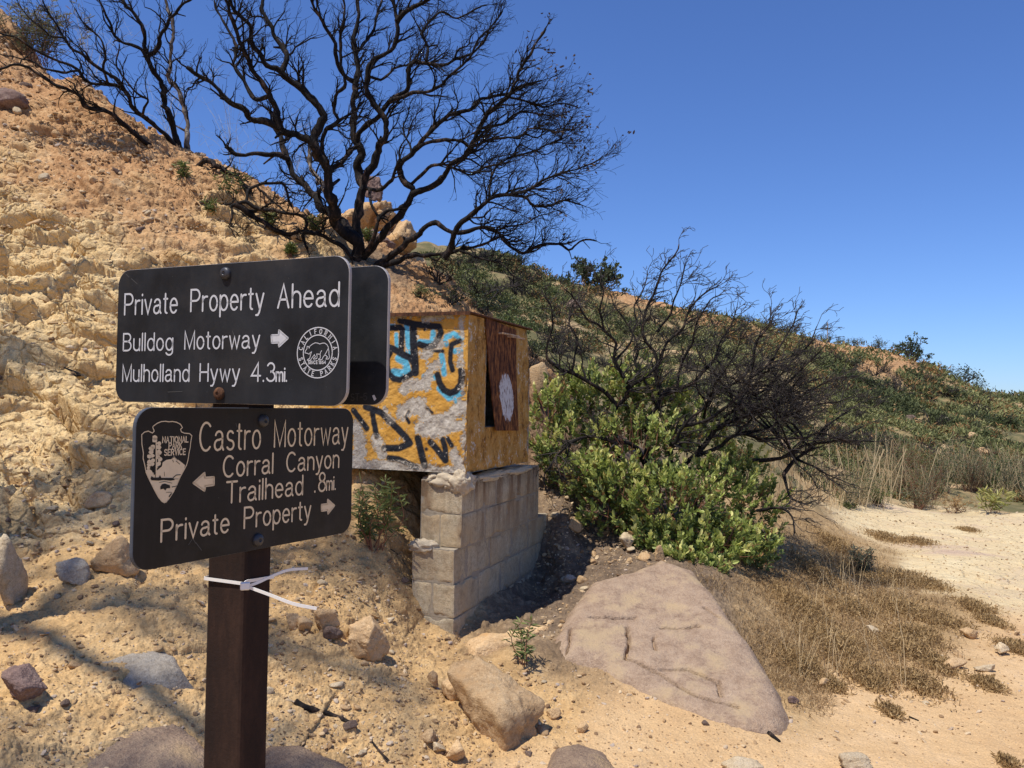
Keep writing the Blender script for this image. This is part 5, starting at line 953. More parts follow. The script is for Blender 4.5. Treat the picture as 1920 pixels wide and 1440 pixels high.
for k in range(4 * len(RS)):      # lesser limbs that fill the right half of the crown
    s_ = MAIN[RS[k % len(RS)]]; pp = np.array(s_[0], float); i_ = rg.integers(len(pp) // 3, len(pp) - 1); a_ = pp[i_]; o_ = unit(np.append(a_ - np.array((540, 1250)), 0))[:2]; an = rg.normal(0, .45); o_ = np.array((o_[0] * math.cos(an) - o_[1] * math.sin(an), o_[0] * math.sin(an) + o_[1] * math.cos(an))); L_ = rg.uniform(150, 380); e_ = a_ + o_ * L_
    if e_[0] > 1120 and e_[1] < 580: continue
    if ((e_[0] - 760) / 960) ** 2 + ((e_[1] - 640) / 760) ** 2 > 1 or a_[0] < 650 or (e_[1] < 420 and k >= 2 * len(RS)): continue
    tt_ = i_ / (len(pp) - 1); d_ = s_[1] + (s_[2] - s_[1]) * tt_; n_ = np.array((-o_[1], o_[0])); MAIN.append(([tuple(a_ + o_ * L_ * f_ + n_ * rg.normal(0, 16) * (f_ > 0)) for f_ in (0, .25, .5, .75, 1)], d_, d_ + rg.normal(0, .3), 2.4, .8, {'t0': .1, 'sp': .07, 'Lr': (.14, .32)}))
tb = at(685, 500, T0); mt, tips = tree('burned_tree', 'large charred bare tree spreading over the slope behind the signs', MAIN, t5, (tb[0], tb[1], tb[2] - .1), unit((.55, -.1, .55)), sp=.075, Lr=(.16, .40), lev=2, seed=4, rmin=.0015)
def leaf_cards(mb, P, Dr, L, W, rg, cup=.25, tone=None, droop=0):
    """many small folded leaves: base at P, pointing along Dr"""
    m = len(P); Dr = Dr / (np.linalg.norm(Dr, axis=1, keepdims=True) + 1e-9); a = rg.normal(size=(m, 3)); S_ = np.cross(Dr, a); S_ /= np.linalg.norm(S_, axis=1, keepdims=True) + 1e-9; N = np.cross(S_, Dr); L = np.broadcast_to(L, (m,))[:, None]; W = np.broadcast_to(W, (m,))[:, None]
    v = np.stack([P, P + Dr * L * .3 + S_ * W * .45 + N * W * cup, P + Dr * L * .7 + S_ * W * .42 + N * W * cup, P + Dr * L + N * L * -.08, P + Dr * L * .7 - S_ * W * .42 + N * W * cup, P + Dr * L * .3 - S_ * W * .45 + N * W * cup], 1)
    k = (np.arange(m) * 6)[:, None]; f = np.concatenate([k + np.array([[0, 1, 2, 3]]), k + np.array([[0, 3, 4, 5]])]); kw = {}
    if tone is not None: kw['tone'] = np.repeat(tone, 6, 0)
    mb.add(v.reshape(-1, 3), f, 0, **kw)
rg = np.random.default_rng(8); tp_ = np.array([t[0] for t in tips]); td = np.array([t[1] for t in tips]); q = proj(tp_)
sel = (q[:, 0] > 960) & (rg.random(len(q)) < np.where((q[:, 1] < 130) & (q[:, 0] > 990), .22, np.where(q[:, 0] > 1040, .05, .012)))
P = np.repeat(tp_[sel], 3, 0) + rg.normal(0, .035, (sel.sum() * 3, 3)); lb = MB(); leaf_cards(lb, P, np.repeat(td[sel], 3, 0) + rg.normal(0, .8, (len(P), 3)) + (0, 0, -.3), rg.uniform(.025, .045, len(P)), rg.uniform(.014, .022, len(P)), rg); lb.build('dead_leaves', M_DEADLEAF, mt)
t4 = lambda X, Y: (X / 2.769, Y / 2.769)
LEFT = [
 ([(945, 860), (935, 820), (918, 740), (880, 640), (850, 520), (830, 430), (800, 370), (780, 290), (760, 230), (730, 150), (680, 70), (630, 0), (590, -80)], 10.0, 9.6, 8, 3), ([(780, 290), (820, 250), (832, 190), (862, 150), (900, 80), (940, 30), (1000, -20), (1060, -80)], 9.8, 9.4, 5, 2.2), ([(790, 350), (740, 280), (680, 240), (620, 210), (570, 150), (540, 60), (500, -20)], 9.8, 9.2, 4, 1.8),
 ([(985, 860), (990, 760), (978, 700), (960, 560), (940, 490), (890, 420), (880, 350), (882, 250), (892, 150), (870, 60), (850, -20)], 10.2, 10.3, 6, 2.6, {'pale': 1}),
 ([(970, 880), (880, 840), (800, 780), (720, 720), (660, 660), (590, 600), (500, 570), (440, 540), (400, 490), (300, 460), (220, 400), (140, 350), (60, 340), (-20, 360)], 9.7, 8.7, 7.5, 2), ([(910, 810), (840, 690), (740, 610), (700, 560), (640, 470), (560, 450), (450, 420), (400, 370), (330, 330), (240, 290), (150, 250), (80, 200), (0, 170)], 9.8, 8.9, 6, 1.8), ([(640, 470), (600, 410), (510, 360), (440, 300), (370, 240), (330, 200), (300, 140), (250, 70), (220, -20)], 9.3, 8.9, 4.5, 1.7),
 ([(560, 450), (530, 360), (545, 260), (500, 180), (430, 120), (390, 40)], 9.1, 8.9, 3, 1.3), ([(400, 370), (330, 380), (250, 370), (160, 320), (60, 290), (-20, 280)], 9.0, 8.8, 3, 1.2), ([(740, 610), (760, 520), (700, 480), (640, 400), (600, 330), (620, 230)], 9.4, 9.2, 3, 1.3), ([(330, 200), (250, 180), (170, 110), (110, 30)], 8.9, 8.8, 2.4, 1.2)]
lb_ = at(345, 312, 9.9); tree('burned_tree', 'second charred tree leaning far left up the dirt slope', LEFT, t4, (lb_[0], lb_[1], lb_[2] - .1), unit((-.35, -.1, .6)), sp=.10, Lr=(.18, .48), lev=2, seed=5, kids_={1: (2, 3), 2: (2, 4)})
t7 = lambda X, Y: (300 + X / 3.84, 300 + Y / 3.84)
FALL = [([(520, 330), (640, 300), (700, 335), (850, 370), (1000, 400), (1042, 450), (1032, 560), (1070, 640)], 8.5, 8.4, 4.5, 3), ([(620, 260), (640, 200), (700, 170), (780, 165), (880, 180), (920, 260), (950, 330)], 8.7, 8.6, 3.5, 2.6), ([(550, 340), (660, 390), (760, 470), (860, 520), (1000, 522)], 8.55, 8.5, 6, 4.5), ([(1050, 520), (1200, 552), (1300, 630), (1390, 700)], 8.4, 8.3, 5, 4.5), ([(430, 330), (500, 370), (510, 480), (560, 545)], 8.5, 8.4, 3, 1.6), ([(250, 60), (330, 10), (420, 40), (520, 110), (600, 170), (640, 230)], 9.7, 9.1, 6, 4.5), ([(-40, 60), (120, 210), (240, 250), (330, 300), (430, 330), (520, 320)], 9.3, 8.7, 4, 3), ([(700, 170), (760, 260), (900, 370)], 8.6, 8.5, 3, 2)]
fb = at(470, 425, 8.6); tree('fallen_branches', 'tangle of charred fallen branches lying on the slope between the two burned trees', FALL, t7, (fb[0], fb[1], fb[2] - .1), unit((0, -.3, .25)), sp=.09, Lr=(.15, .4), lev=2, seed=6, cat='fallen branches')
t6 = lambda X, Y: (960 + X / 2.572, 440 + Y / 2.572)
B0 = 7.0; Bk = {'t0': .25}
BUSH = [
 ([(655, 1130), (650, 1070), (670, 930), (690, 820), (685, 700), (690, 600), (650, 500), (640, 420), (660, 330), (690, 260), (720, 180), (790, 80), (798, 50)], B0, 7.1, 6, 1.6), ([(520, 1120), (480, 980), (500, 880), (540, 790), (540, 700), (490, 600), (490, 520), (440, 460), (420, 370), (440, 270), (400, 190)], B0, 6.8, 6, 1.6), ([(610, 1140), (600, 1110), (570, 1030), (480, 990), (370, 970), (290, 1000), (220, 1050), (160, 1150)], 6.9, 6.5, 6, 2), ([(480, 790), (380, 700), (290, 660), (210, 640), (178, 590), (180, 510), (200, 430), (180, 340), (150, 280)], 6.9, 6.8, 5, 1.5),
 ([(790, 1170), (770, 1120), (762, 1030), (755, 985), (790, 1000), (810, 950), (850, 900), (920, 850)], 6.9, 6.7, 6.5, 2), ([(830, 1170), (850, 1120), (900, 1050), (970, 960), (1060, 910), (1150, 870), (1240, 790), (1330, 720), (1400, 640), (1480, 560)], 7.0, 6.9, 6.5, 1.7), ([(840, 920), (920, 900), (1000, 850), (1100, 760), (1180, 680), (1250, 600), (1300, 520), (1350, 430), (1370, 370)], 6.9, 7.2, 4.5, 1.5), ([(700, 790), (800, 740), (900, 700), (980, 600), (1010, 520), (1060, 450), (1085, 350)], 7.0, 7.2, 4.5, 1.5), ([(690, 640), (740, 540), (800, 470), (850, 380), (930, 280), (1000, 240)], 7.0, 7.0, 4, 1.3),
 ([(880, 1090), (1010, 1020), (1100, 965), (1200, 975), (1280, 985), (1400, 980), (1480, 950), (1600, 990), (1740, 1000)], 7.0, 6.7, 5, 1.5), ([(1160, 1087), (1260, 1085), (1350, 1040), (1430, 1010), (1560, 990), (1700, 930)], 7.0, 6.8, 5, 1.5), ([(1310, 1155), (1370, 1080), (1440, 1020), (1480, 950), (1560, 900), (1660, 830)], 6.9, 7.1, 4.5, 1.4), ([(830, 1150), (870, 1240), (880, 1300), (935, 1350)], 6.9, 6.5, 4.5, 1.6), ([(1180, 1330), (1280, 1310), (1340, 1360), (1360, 1440)], 6.7, 6.4, 4, 1.6), ([(540, 750), (650, 690), (682, 640)], 6.9, 6.9, 4.5, 3), ([(690, 830), (640, 720), (600, 600), (590, 500), (560, 420), (500, 350), (480, 280)], 7.0, 7.4, 4, 1.2),
 ([(860, 960), (960, 800), (1040, 740), (1150, 640), (1180, 520), (1240, 430), (1260, 330)], 7.1, 7.5, 4, 1.2), ([(970, 960), (1080, 820), (1200, 760), (1330, 640), (1420, 540), (1480, 440)], 7.0, 7.4, 4, 1.2), ([(1060, 910), (1200, 860), (1330, 800), (1450, 740), (1560, 700), (1660, 690)], 7.0, 7.2, 4, 1.2), ([(1100, 960), (1230, 930), (1370, 850), (1500, 820), (1640, 780)], 6.9, 6.8, 3.5, 1.2), ([(1280, 985), (1340, 1040), (1400, 1120), (1450, 1170)], 6.8, 6.5, 3, 1), ([(1370, 1080), (1430, 1100), (1540, 1160), (1600, 1190)], 6.9, 6.7, 3, 1), ([(1300, 1200), (1340, 1270), (1430, 1300), (1450, 1290)], 6.8, 6.6, 3.5, 1.5), ([(800, 740), (820, 600), (880, 500), (900, 420), (960, 320), (1010, 290)], 7.1, 6.8, 3.5, 1.2), ([(700, 470), (760, 380), (800, 280), (830, 200), (850, 120)], 7.1, 7.0, 3, 1.1), ([(500, 600), (560, 520), (600, 430), (590, 340), (640, 260), (650, 180)], 6.9, 7.2, 3, 1.1), ([(440, 460), (350, 400), (300, 300), (260, 260)], 6.8, 6.7, 3, 1.1), ([(290, 660), (320, 520), (280, 430), (300, 330)], 6.8, 7.0, 3, 1.1)]
rg = np.random.default_rng(17)
for k in range(20):      # the close tangle of lesser stems between the traced ones
    src_ = BUSH[rg.choice([5, 6, 7, 9, 10, 11, 16, 17, 18, 19])]; pp = np.array(src_[0], float); i_ = rg.integers(1, max(2, len(pp) - 3)); a_ = pp[i_]; e_ = np.array((rg.uniform(700, 1620), rg.uniform(330, 920))); e_ = a_ + (e_ - a_) * min(1, 480 / np.hypot(*(e_ - a_)))
    if e_[1] < 300 + max(0, e_[0] - 1000) * .45: e_[1] = 330 + max(0, e_[0] - 1000) * .45
    m_ = (a_ + e_) / 2 + (rg.normal(0, 25), rg.uniform(-60, 40)); d_ = src_[1] + rg.normal(0, .15); BUSH.append(([tuple(a_), tuple((a_ + m_) / 2 + rg.normal(0, 14, 2)), tuple(m_), tuple((m_ + e_) / 2 + rg.normal(0, 18, 2)), tuple(e_)], d_, d_ + rg.normal(0, .35), 2.8, .9))
bb = hit(1283, 930); bush_r, _ = tree('burned_shrub', 'wide charred shrub with dense bare twigs rising out of the green bush', BUSH, t6, bb, unit((.45, -.05, .10)), sp=.048, Lr=(.12, .32), lev=2, seed=7, kids_={1: (2, 3), 2: (2, 4)}, cat='shrub', mats=(M_CHAR, M_TWIGB), t0=.25)

# ---------------------------------------------------------------- living plants
def leaf_mat(name, lo, mid, hi, trans=.25, rough=.5):
    t = NT(name); a = t.sep(t.attr('tone').outputs['Color']); c = t.ramp(a['Red'], [(0, lo), (.5, mid), (1, hi)]); c = t.mix(t.rng(a['Green'], .94, .96), c, (.34, .20, .08)); return t.done(c, rough, spec=.35, trans=trans)
M_MANZ = leaf_mat('manzanita_leaf', (.09, .13, .04), (.43, .50, .13), (.90, .84, .32), .4); M_STEM = flat('reddish_stem', (.20, .09, .05), .7)
b = MB(); st = MB(); rg = np.random.default_rng(21)
LOBES = [(1075, 840, 80, 90, 6.9, 90), (1030, 790, 50, 90, 6.9, 40), (1140, 770, 90, 90, 7.1, 90), (1190, 850, 100, 110, 6.8, 120), (1150, 920, 90, 70, 6.6, 100), (1230, 760, 70, 70, 7.2, 60), (1300, 850, 90, 90, 7.1, 80), (1260, 940, 110, 80, 6.5, 130), (1350, 930, 90, 80, 6.8, 90), (1420, 950, 70, 80, 6.9, 60), (1330, 1010, 110, 50, 6.4, 110), (1220, 1000, 60, 40, 6.4, 50), (1400, 1010, 70, 50, 6.6, 50), (1110, 880, 50, 50, 6.6, 50), (1290, 1050, 80, 30, 6.2, 50), (1340, 1070, 30, 30, 6.1, 18), (1200, 700, 60, 50, 7.3, 25), (1385, 870, 60, 60, 7.2, 40), (1100, 725, 60, 50, 7.2, 34), (1175, 720, 50, 50, 7.2, 30), (1050, 730, 40, 50, 7.1, 24), (1290, 770, 60, 50, 7.2, 30)]
gb = hit(1240, 990)
for px, py, rx, ry, D_, n in LOBES:
    n = int(n * 1.2); c = at(px, py, D_); ax = np.array((rx * D_ / F, (rx + ry) * .5 * D_ / F * .8, ry * D_ / F)); u = rg.normal(size=(n, 3)); u /= np.linalg.norm(u, axis=1, keepdims=True); u *= rg.uniform(.45, 1.05, (n, 1)) ** .6; C = c + u * ax; C[:, 2] = np.maximum(C[:, 2], gz(C[:, 0], C[:, 1]) + .05)
    out = unit((0, 0, 1)) * .9 + u * .8 + rg.normal(0, .25, (n, 3)); out /= np.linalg.norm(out, axis=1, keepdims=True); m = 12
    young = np.clip(rg.normal(.56, .32, n) + u[:, 2] * .3, 0, 1)
    k = np.arange(m); h = (k / (m - 1.))[None, :, None]; base = C[:, None] - out[:, None] * (.10 * (1 - h)); side = rg.normal(size=(n, m, 3)); side -= out[:, None] * (side * out[:, None]).sum(-1, keepdims=True); side /= np.linalg.norm(side, axis=2, keepdims=True)
    dr = side * (1.0 - .55 * h) + out[:, None] * (.35 + .8 * h); tone = np.stack([np.clip(young[:, None] * (.25 + .75 * h[..., 0]) + rg.normal(0, .08, (n, m)), 0, 1), rg.random((n, m)), 0 * h[..., 0] * np.ones((n, 1))], -1)
    leaf_cards(b, base.reshape(-1, 3), dr.reshape(-1, 3), rg.uniform(.028, .062, n * m), rg.uniform(.018, .036, n * m), rg, .15, tone.reshape(-1, 3))
    for i in range(0, n, 2):
        p1 = C[i]; p0 = p1 - out[i] * .18 - (p1 - c) * .3; st.tube(np.array([p0, (p0 + p1) / 2 + rg.normal(0, .012, 3), p1]), [.004, .003, .002], 3, cap=False)
gr = empty('green_bush', gb); tag(gr, 'leafy yellow green bush resprouting under the charred shrub', 'bush'); b.build('foliage', M_MANZ, gr); st.build('stems', M_STEM, gr)

def lance_plant(name, label, px, py, hpx, wpx, n, cols, seed, llen=.05, lw=.009, cat='plant', D=None, per=26, group=None, spread=.5):
    p = hit(px, py) if D is None else at(px, py, D); d = abs(((p - CO) @ CR)[2]); H_, W_ = hpx * d / F, wpx * d / F; rg = np.random.default_rng(seed); s_ = MB(); l_ = MB()
    for k in range(n):
        o = np.array((rg.uniform(-.5, .5) * W_ * .4, rg.uniform(-.3, .3) * W_ * .4, 0)); tip = p + o + np.array((rg.uniform(-.5, .5) * W_ * spread * 2, rg.uniform(-.4, .4) * W_, H_ * rg.uniform(.6, 1.0))); mid = (p + o + tip) / 2 + rg.normal(0, .12 * H_, 3) * (1, 1, .2)
        Q = smooth_path([p + o - (0, 0, .02), mid, tip], max(H_ / 14, .012)); s_.tube(Q, np.linspace(.0035, .0015, len(Q)), 4, cap=False); t = rg.uniform(.2, 1, per) ** .8; i = np.clip((t * (len(Q) - 1)).astype(int), 0, len(Q) - 1); B_ = Q[i]; dr = rg.normal(size=(per, 3)) * (1, 1, .45) + (0, 0, .35); L = llen * rg.uniform(.6, 1.2, per)
        leaf_cards(l_, B_, dr, L, lw * rg.uniform(.7, 1.3, per), rg, .2, np.stack([np.clip(t * .9 + rg.normal(0, .15, per), 0, 1), rg.random(per) * (.955 if rg.random() < .7 else 1.0), t * 0], 1))
    r_ = empty(name, p); tag(r_, label, cat, group); s_.build('stems', M_STEM if cols is not M_HERB2 else M_DRYST, r_); l_.build('foliage', cols, r_); return r_
M_HERB = leaf_mat('herb_leaf', (.05, .085, .025), (.12, .17, .05), (.27, .30, .10)); M_HERB2 = leaf_mat('broom_leaf', (.03, .05, .018), (.06, .09, .035), (.13, .16, .06), .15); M_DRYST = flat('dry_straw', (.42, .32, .18), .8)
M_YEL = leaf_mat('yellow_herb_leaf', (.16, .18, .05), (.30, .30, .08), (.48, .44, .14)); M_SAGE = leaf_mat('grey_green_leaf', (.08, .095, .05), (.17, .18, .10), (.30, .29, .17))
lance_plant('serrated_plant', 'leafy herb with yellowing stems growing beneath the concrete box', 705, 1025, 135, 85, 15, M_HERB, 31, .065, .010, per=30); lance_plant('serrated_plant', 'small narrow leaved plant at the foot of the concrete footing', 985, 1246, 95, 34, 4, M_HERB, 32, .06, .010, per=26, spread=.3)
lance_plant('yellow_herb', 'yellow green leafy herb at the far edge of the pale ledge', 1866, 962, 46, 60, 10, M_YEL, 33, .15, .024, per=14)
for i, (px, py, h_, w_, lab) in enumerate([(432, 378, 60, 60, 'bright green sprouting herb below the leaning charred tree'), (340, 340, 42, 22, 'small green sprout at the base of the leaning charred tree'), (590, 438, 36, 30, 'green sprout beside the fallen charred branches'), (505, 424, 30, 26, 'small green sprout under the fallen charred branches'), (545, 478, 22, 14, 'tiny green sprout on the bare slope above the sign'), (398, 398, 20, 24, 'low green sprout left of the fallen charred branches'), (690, 455, 26, 24, 'green tuft at the rock outcrop behind the big tree')]):
    lance_plant('green_sprout', lab, px, py, h_, w_, 7, M_HERB, 40 + i, .07, .012, per=24)
# blades
def blades(mb, P, H, lean, wd, rg, tone=None, n=2):
    m = len(P); a = rg.uniform(0, 6.283, m); dx = np.stack([np.cos(a), np.sin(a), 0 * a], 1); s = np.stack([-np.sin(a), np.cos(a), 0 * a], 1); H = np.broadcast_to(H, (m,))[:, None]; W_ = np.broadcast_to(wd, (m,))[:, None]; ln = (lean * rg.uniform(.2, 1.2, m))[:, None]; up = np.array((0, 0, 1.))
    p1 = P + up * H * .55 + dx * H * ln * .35; p2 = P + up * H * (1 - ln * .35) + dx * H * ln
    v = np.stack([P - s * W_, P + s * W_, p1 + s * W_ * .7, p1 - s * W_ * .7, p2], 1); k = (np.arange(m) * 5)[:, None]; kw = {'tone': np.repeat(tone, 5, 0)} if tone is not None else {}
    o0 = mb.n; mb.add(v.reshape(-1, 3), k + np.array([[0, 1, 2, 3]]), 0, **kw); mb.F.append(k + np.array([[3, 2, 4]]) + o0); mb.M.append(np.zeros(m, int))
M_DRY = leaf_mat('dry_litter', (.15, .09, .04), (.35, .22, .10), (.62, .47, .26), .25, .8)
b = MB(); rg = np.random.default_rng(51)
def clumps(n, boxes, per, rad): 
    pts = screen_pts(n, boxes); P, ok = hits(pts[:, 0], pts[:, 1]); P = P[ok]; Q = np.repeat(P, per, 0) + np.concatenate([rg.normal(0, 1, (len(P) * per, 2)), np.zeros((len(P) * per, 1))], 1) * rad; Q[:, 2] = gz(Q[:, 0], Q[:, 1]) - .005; return Q, np.repeat(rg.random(len(P)), per)
GB = [(1400, 1080, 1520, 1290, 1.3), (1480, 990, 1640, 1330, 1.2), (1600, 1030, 1700, 1300, 1.0), (1700, 1090, 1780, 1270, .8), (1300, 1040, 1480, 1110, 1.0), (1560, 960, 1640, 1020, .8), (1400, 960, 1560, 1060, .9)]
Q, tn = clumps(1200, GB, 22, .06); zq = zones(Q[:, 0], Q[:, 1]); kp = (zq[:, 4] < .5) & (zq[:, 3] < .85); Q, tn = Q[kp], tn[kp]; blades(b, Q, rg.uniform(.015, .07, len(Q)), 1.6, .0016, rg, np.stack([np.clip(tn * .7 + rg.normal(.1, .15, len(Q)), 0, 1), rg.random(len(Q)) * .9, tn], 1))
Q, tn = clumps(34, [(1480, 1060, 1720, 1300, 1)], 5, .05); blades(b, Q, rg.uniform(.25, .5, len(Q)), .9, .0016, rg, np.stack([np.full(len(Q), .95), tn * 0, tn], 1))
tag(b.build('dry_grass', M_DRY, loc=(0, 0, 0)), kind='stuff')
# brown mat plants on the litter and the ledge edge
M_MAT = leaf_mat('brown_mat_leaf', (.20, .12, .05), (.40, .26, .11), (.58, .41, .20), .25, .8)
mats_ = [(1720, 1010, 60, 20), (1660, 1000, 70, 26), (1700, 1075, 110, 34), (1745, 1090, 60, 26), (1640, 1070, 90, 36), (1830, 1130, 60, 30), (1760, 1150, 100, 40), (1690, 1200, 110, 42), (1720, 1270, 90, 34), (1760, 1240, 60, 30), (1850, 1275, 50, 24), (1815, 990, 34, 12), (1905, 1205, 60, 36), (1860, 1160, 50, 18), (1670, 1330, 40, 14), (1620, 1255, 90, 36), (1570, 1010, 90, 40), (1600, 1130, 90, 40), (1890, 1430, 30, 10), (1500, 1120, 120, 40), (1560, 1190, 130, 44), (1500, 1230, 90, 40), (1640, 1275, 60, 24), (1560, 1280, 50, 22), (1600, 1060, 120, 36), (1530, 1060, 100, 40), (1690, 1130, 120, 40), (1720, 1180, 90, 34)]
for i, (px, py, w_, h_) in enumerate(mats_):
    p = hit(px, py + h_ * .4); d = abs(((p - CO) @ CR)[2]); W_ = w_ * d / F / 2; m = int(260 + w_ * 6); Q = p + np.stack([rg.normal(0, .45, m) * W_, rg.normal(0, .8, m) * W_, 0 * np.zeros(m)], 1); Q[:, 2] = gz(Q[:, 0], Q[:, 1]); b = MB(); rr = np.hypot(Q[:, 0] - p[0], (Q[:, 1] - p[1])) / W_
    blades(b, Q, np.maximum(.015, h_ * d / F * .75 * rg.uniform(.4, 1.1, m) * np.exp(-rr * .5)), 1.1, .0022, rg, np.stack([np.clip(rg.normal(.5, .25, m), 0, 1), rg.random(m) * .93, rr * 0], 1)); leaf_cards(b, Q + (0, 0, 1) * np.maximum(.01, (h_ * d / F * .5 * rg.uniform(.2, 1, m) * np.exp(-rr * .5)))[:, None], rg.normal(size=(m, 3)) + (0, 0, .6), .03, .008, rg, .2, np.stack([np.clip(rg.normal(.5, .25, m), 0, 1), rg.random(m) * .93, rr * 0], 1))
    tag(b.build('mat_plant', M_MAT), ['low brown dried mat plant at the edge of the pale ledge', 'low brown dried mat plant in the dry brush beside the path'][py > 1100], 'plant', 'dried mat plants by the path')
# tall dry grass and upright green broom behind the ledge
b = MB(); Q, tn = clumps(45, [(1470, 850, 1650, 950, 1.0), (1420, 880, 1560, 960, .8), (1560, 900, 1660, 955, .8)], 16, .10); blades(b, Q, rg.uniform(.2, .5, len(Q)), .6, .0035, rg, np.stack([np.clip(rg.normal(.85, .15, len(Q)), 0, 1), tn * 0, tn], 1)); tag(b.build('tall_dry_grass', M_DRY, loc=(0, 0, 0)), kind='stuff')
for i, (px, n) in enumerate(((1628, 9), (1655, 8), (1672, 5), (1715, 4), (1590, 8))):
    p = hit(px, 945); b = MB(); Q = p + np.concatenate([rg.normal(0, .12, (n, 2)), np.zeros((n, 1))], 1); Q[:, 2] = gz(Q[:, 0], Q[:, 1]); 
    for q_ in Q: t_ = q_ + np.array((rg.normal(0, .22), rg.normal(0, .2), rg.uniform(.7, 1.15))); b.tube(smooth_path([q_, (q_ + t_) / 2 + rg.normal(0, .02, 3), t_], .1), np.linspace(.007, .003, 9)[:max(2, len(smooth_path([q_, (q_ + t_) / 2, t_], .1)))] if False else .0055, 4, cap=False)
    tag(b.build('dry_stalks', M_DRYST), 'bundle of tall dry straw coloured stalks behind the pale ledge', 'stalks', 'tall dry stalks behind the ledge')
broom = [];
for i in range(34):
    px = RG_.uniform(1560, 1935); py = RG_.uniform(905, 955)
    if i >= 14: px, py = RG_.uniform(1660, 1935), RG_.uniform(880, 935)
    k = i % 4
    if i < 4: o = lance_plant('broom_shrub', 'upright dark green broom shrub behind the pale ledge', px, py, 85, 70, 34, (M_HERB2, M_HERB2, M_SAGE, M_HERB)[k], 60 + i, .05, .006, cat='shrub', per=20, group='upright green shrubs behind the ledge', spread=.55); KIDS[o.name] = [c for c in bpy.data.objects if c.parent == o]; broom.append((o, np.array(o['_w'])))
    else:
        p = hit(px, py); o = copy_tree(broom[k][0]); s = np.linalg.norm(p - CO) / np.linalg.norm(broom[k][1] - CO) * RG_.uniform(.7, 1.1); o.location = p; o.scale = (s, s, s); o.rotation_euler = (0, 0, RG_.uniform(0, 6))
for i, (px, py, h_, w_, lab) in enumerate([(1650, 950, 40, 40, 'small green plant at the left end of the ledge edge'), (1722, 955, 44, 60, 'grey green low bush at the ledge edge'), (1790, 962, 40, 70, 'reddish brown low bush right of the grey green one'), (1612, 1080, 55, 40, 'grey green tuft in the dry brush')]):
    lance_plant('low_bush', lab, px, py, h_, w_, 16, (M_HERB, M_SAGE, M_MAT, M_SAGE)[i], 80 + i, .06, .010, per=22, cat='bush')

# ---------------------------------------------------------------- the far hillside
M_SCRUB = leaf_mat('hillside_scrub', (.085, .10, .038), (.17, .185, .068), (.34, .33, .13), .2, .8)
b = MB(); rg = np.random.default_rng(61)
pts = screen_pts(26000, [(790, 440, 1930, 960, 1.0), (1500, 640, 1930, 960, .6)]); P, ok = hits(pts[:, 0], pts[:, 1]); P = P[ok]; d = np.linalg.norm(P - CO, axis=1); P = P[d > 9.5]; d = np.linalg.norm(P - CO, axis=1)
pat = fbm2(P[:, 0] * .45, P[:, 1] * .45, 4, 71) + .5 * fbm2(P[:, 0] * 1.6, P[:, 1] * 1.6, 3, 72); zw = zones(P[:, 0], P[:, 1]); kp = (pat > .0) & ((zw[:, 5] > .5) | (rg.random(len(P)) < .45)); P, d, pat = P[kp], d[kp], pat[kp]
per = 14; Q = np.repeat(P, per, 0); dd = np.repeat(d, per); s = np.clip(.0042 * dd, .04, .25); Q = Q + rg.normal(0, 1, Q.shape) * s[:, None] * (.8, .8, .35) + (0, 0, 1) * s[:, None] * .35
tn = np.clip(np.repeat(fbm2(P[:, 0] * .3, P[:, 1] * .3, 3, 75) * .9 + .45, per) + rg.normal(0, .16, len(Q)), 0, 1)
leaf_cards(b, Q, rg.normal(size=Q.shape) * (1, 1, .5) + (0, 0, .8), s * rg.uniform(.7, 1.5, len(Q)), s * rg.uniform(.25, .5, len(Q)), rg, .2, np.stack([tn, np.where((np.repeat(fbm2(P[:, 0] * .8 + 30, P[:, 1] * .8, 3, 78), per) > .12) & (rg.random(len(Q)) < .4), .97, rg.random(len(Q)) * .96), tn], 1)); tag(b.build('hillside_scrub', M_SCRUB, loc=(0, 0, 0)), kind='stuff')
def shrub_proto(name, seed, kind, label, group, mats):
    """about one metre tall; scaled when placed"""
    rg = np.random.default_rng(seed); r_ = empty(name, (0, 0, 0)); tag(r_, label, 'shrub', group); tw = MB(); prm = dict(bias=np.array((0, 0, .5)), kids={1: (3, 4), 2: (3, 4)}, rmin=.007, tips=[], wig=.22, seg=.1)
    for k in range(8 if kind == 'burned' else 6):
        a = rg.uniform(0, 6.28); grow(tw, np.array((rg.normal(0, .05), rg.normal(0, .05), -.1)), unit((math.cos(a) * .8, math.sin(a) * .8, 1.1)), rg.uniform(.5, .7), .026, 2, rg, prm)
    tw.build('twigs', mats[0], r_)
    if kind != 'burned':
        T_ = np.array([t[0] for t in prm['tips']]); m = 7 if kind == 'green' else 3; Q = np.repeat(T_, m, 0) + rg.normal(0, .07, (len(T_) * m, 3)); lf = MB(); tn = np.repeat(rg.random(len(T_)), m)
        leaf_cards(lf, Q, rg.normal(size=Q.shape) + (0, 0, .5), rg.uniform(.07, .13, len(Q)), rg.uniform(.04, .07, len(Q)), rg, .2, np.stack([np.clip(tn * .6 + rg.normal(.2, .2, len(Q)), 0, 1), rg.random(len(Q)) * .95, tn], 1)); lf.build('foliage', mats[1], r_)
    KIDS[r_.name] = [c for c in bpy.data.objects if c.parent == r_]; return r_
M_BTW = flat('burned_grey_stem', (.038, .03, .026), .85, .5, 6, .1); M_DKG = leaf_mat('dark_green_leaf', (.032, .046, .018), (.065, .085, .032), (.13, .15, .055), .15)
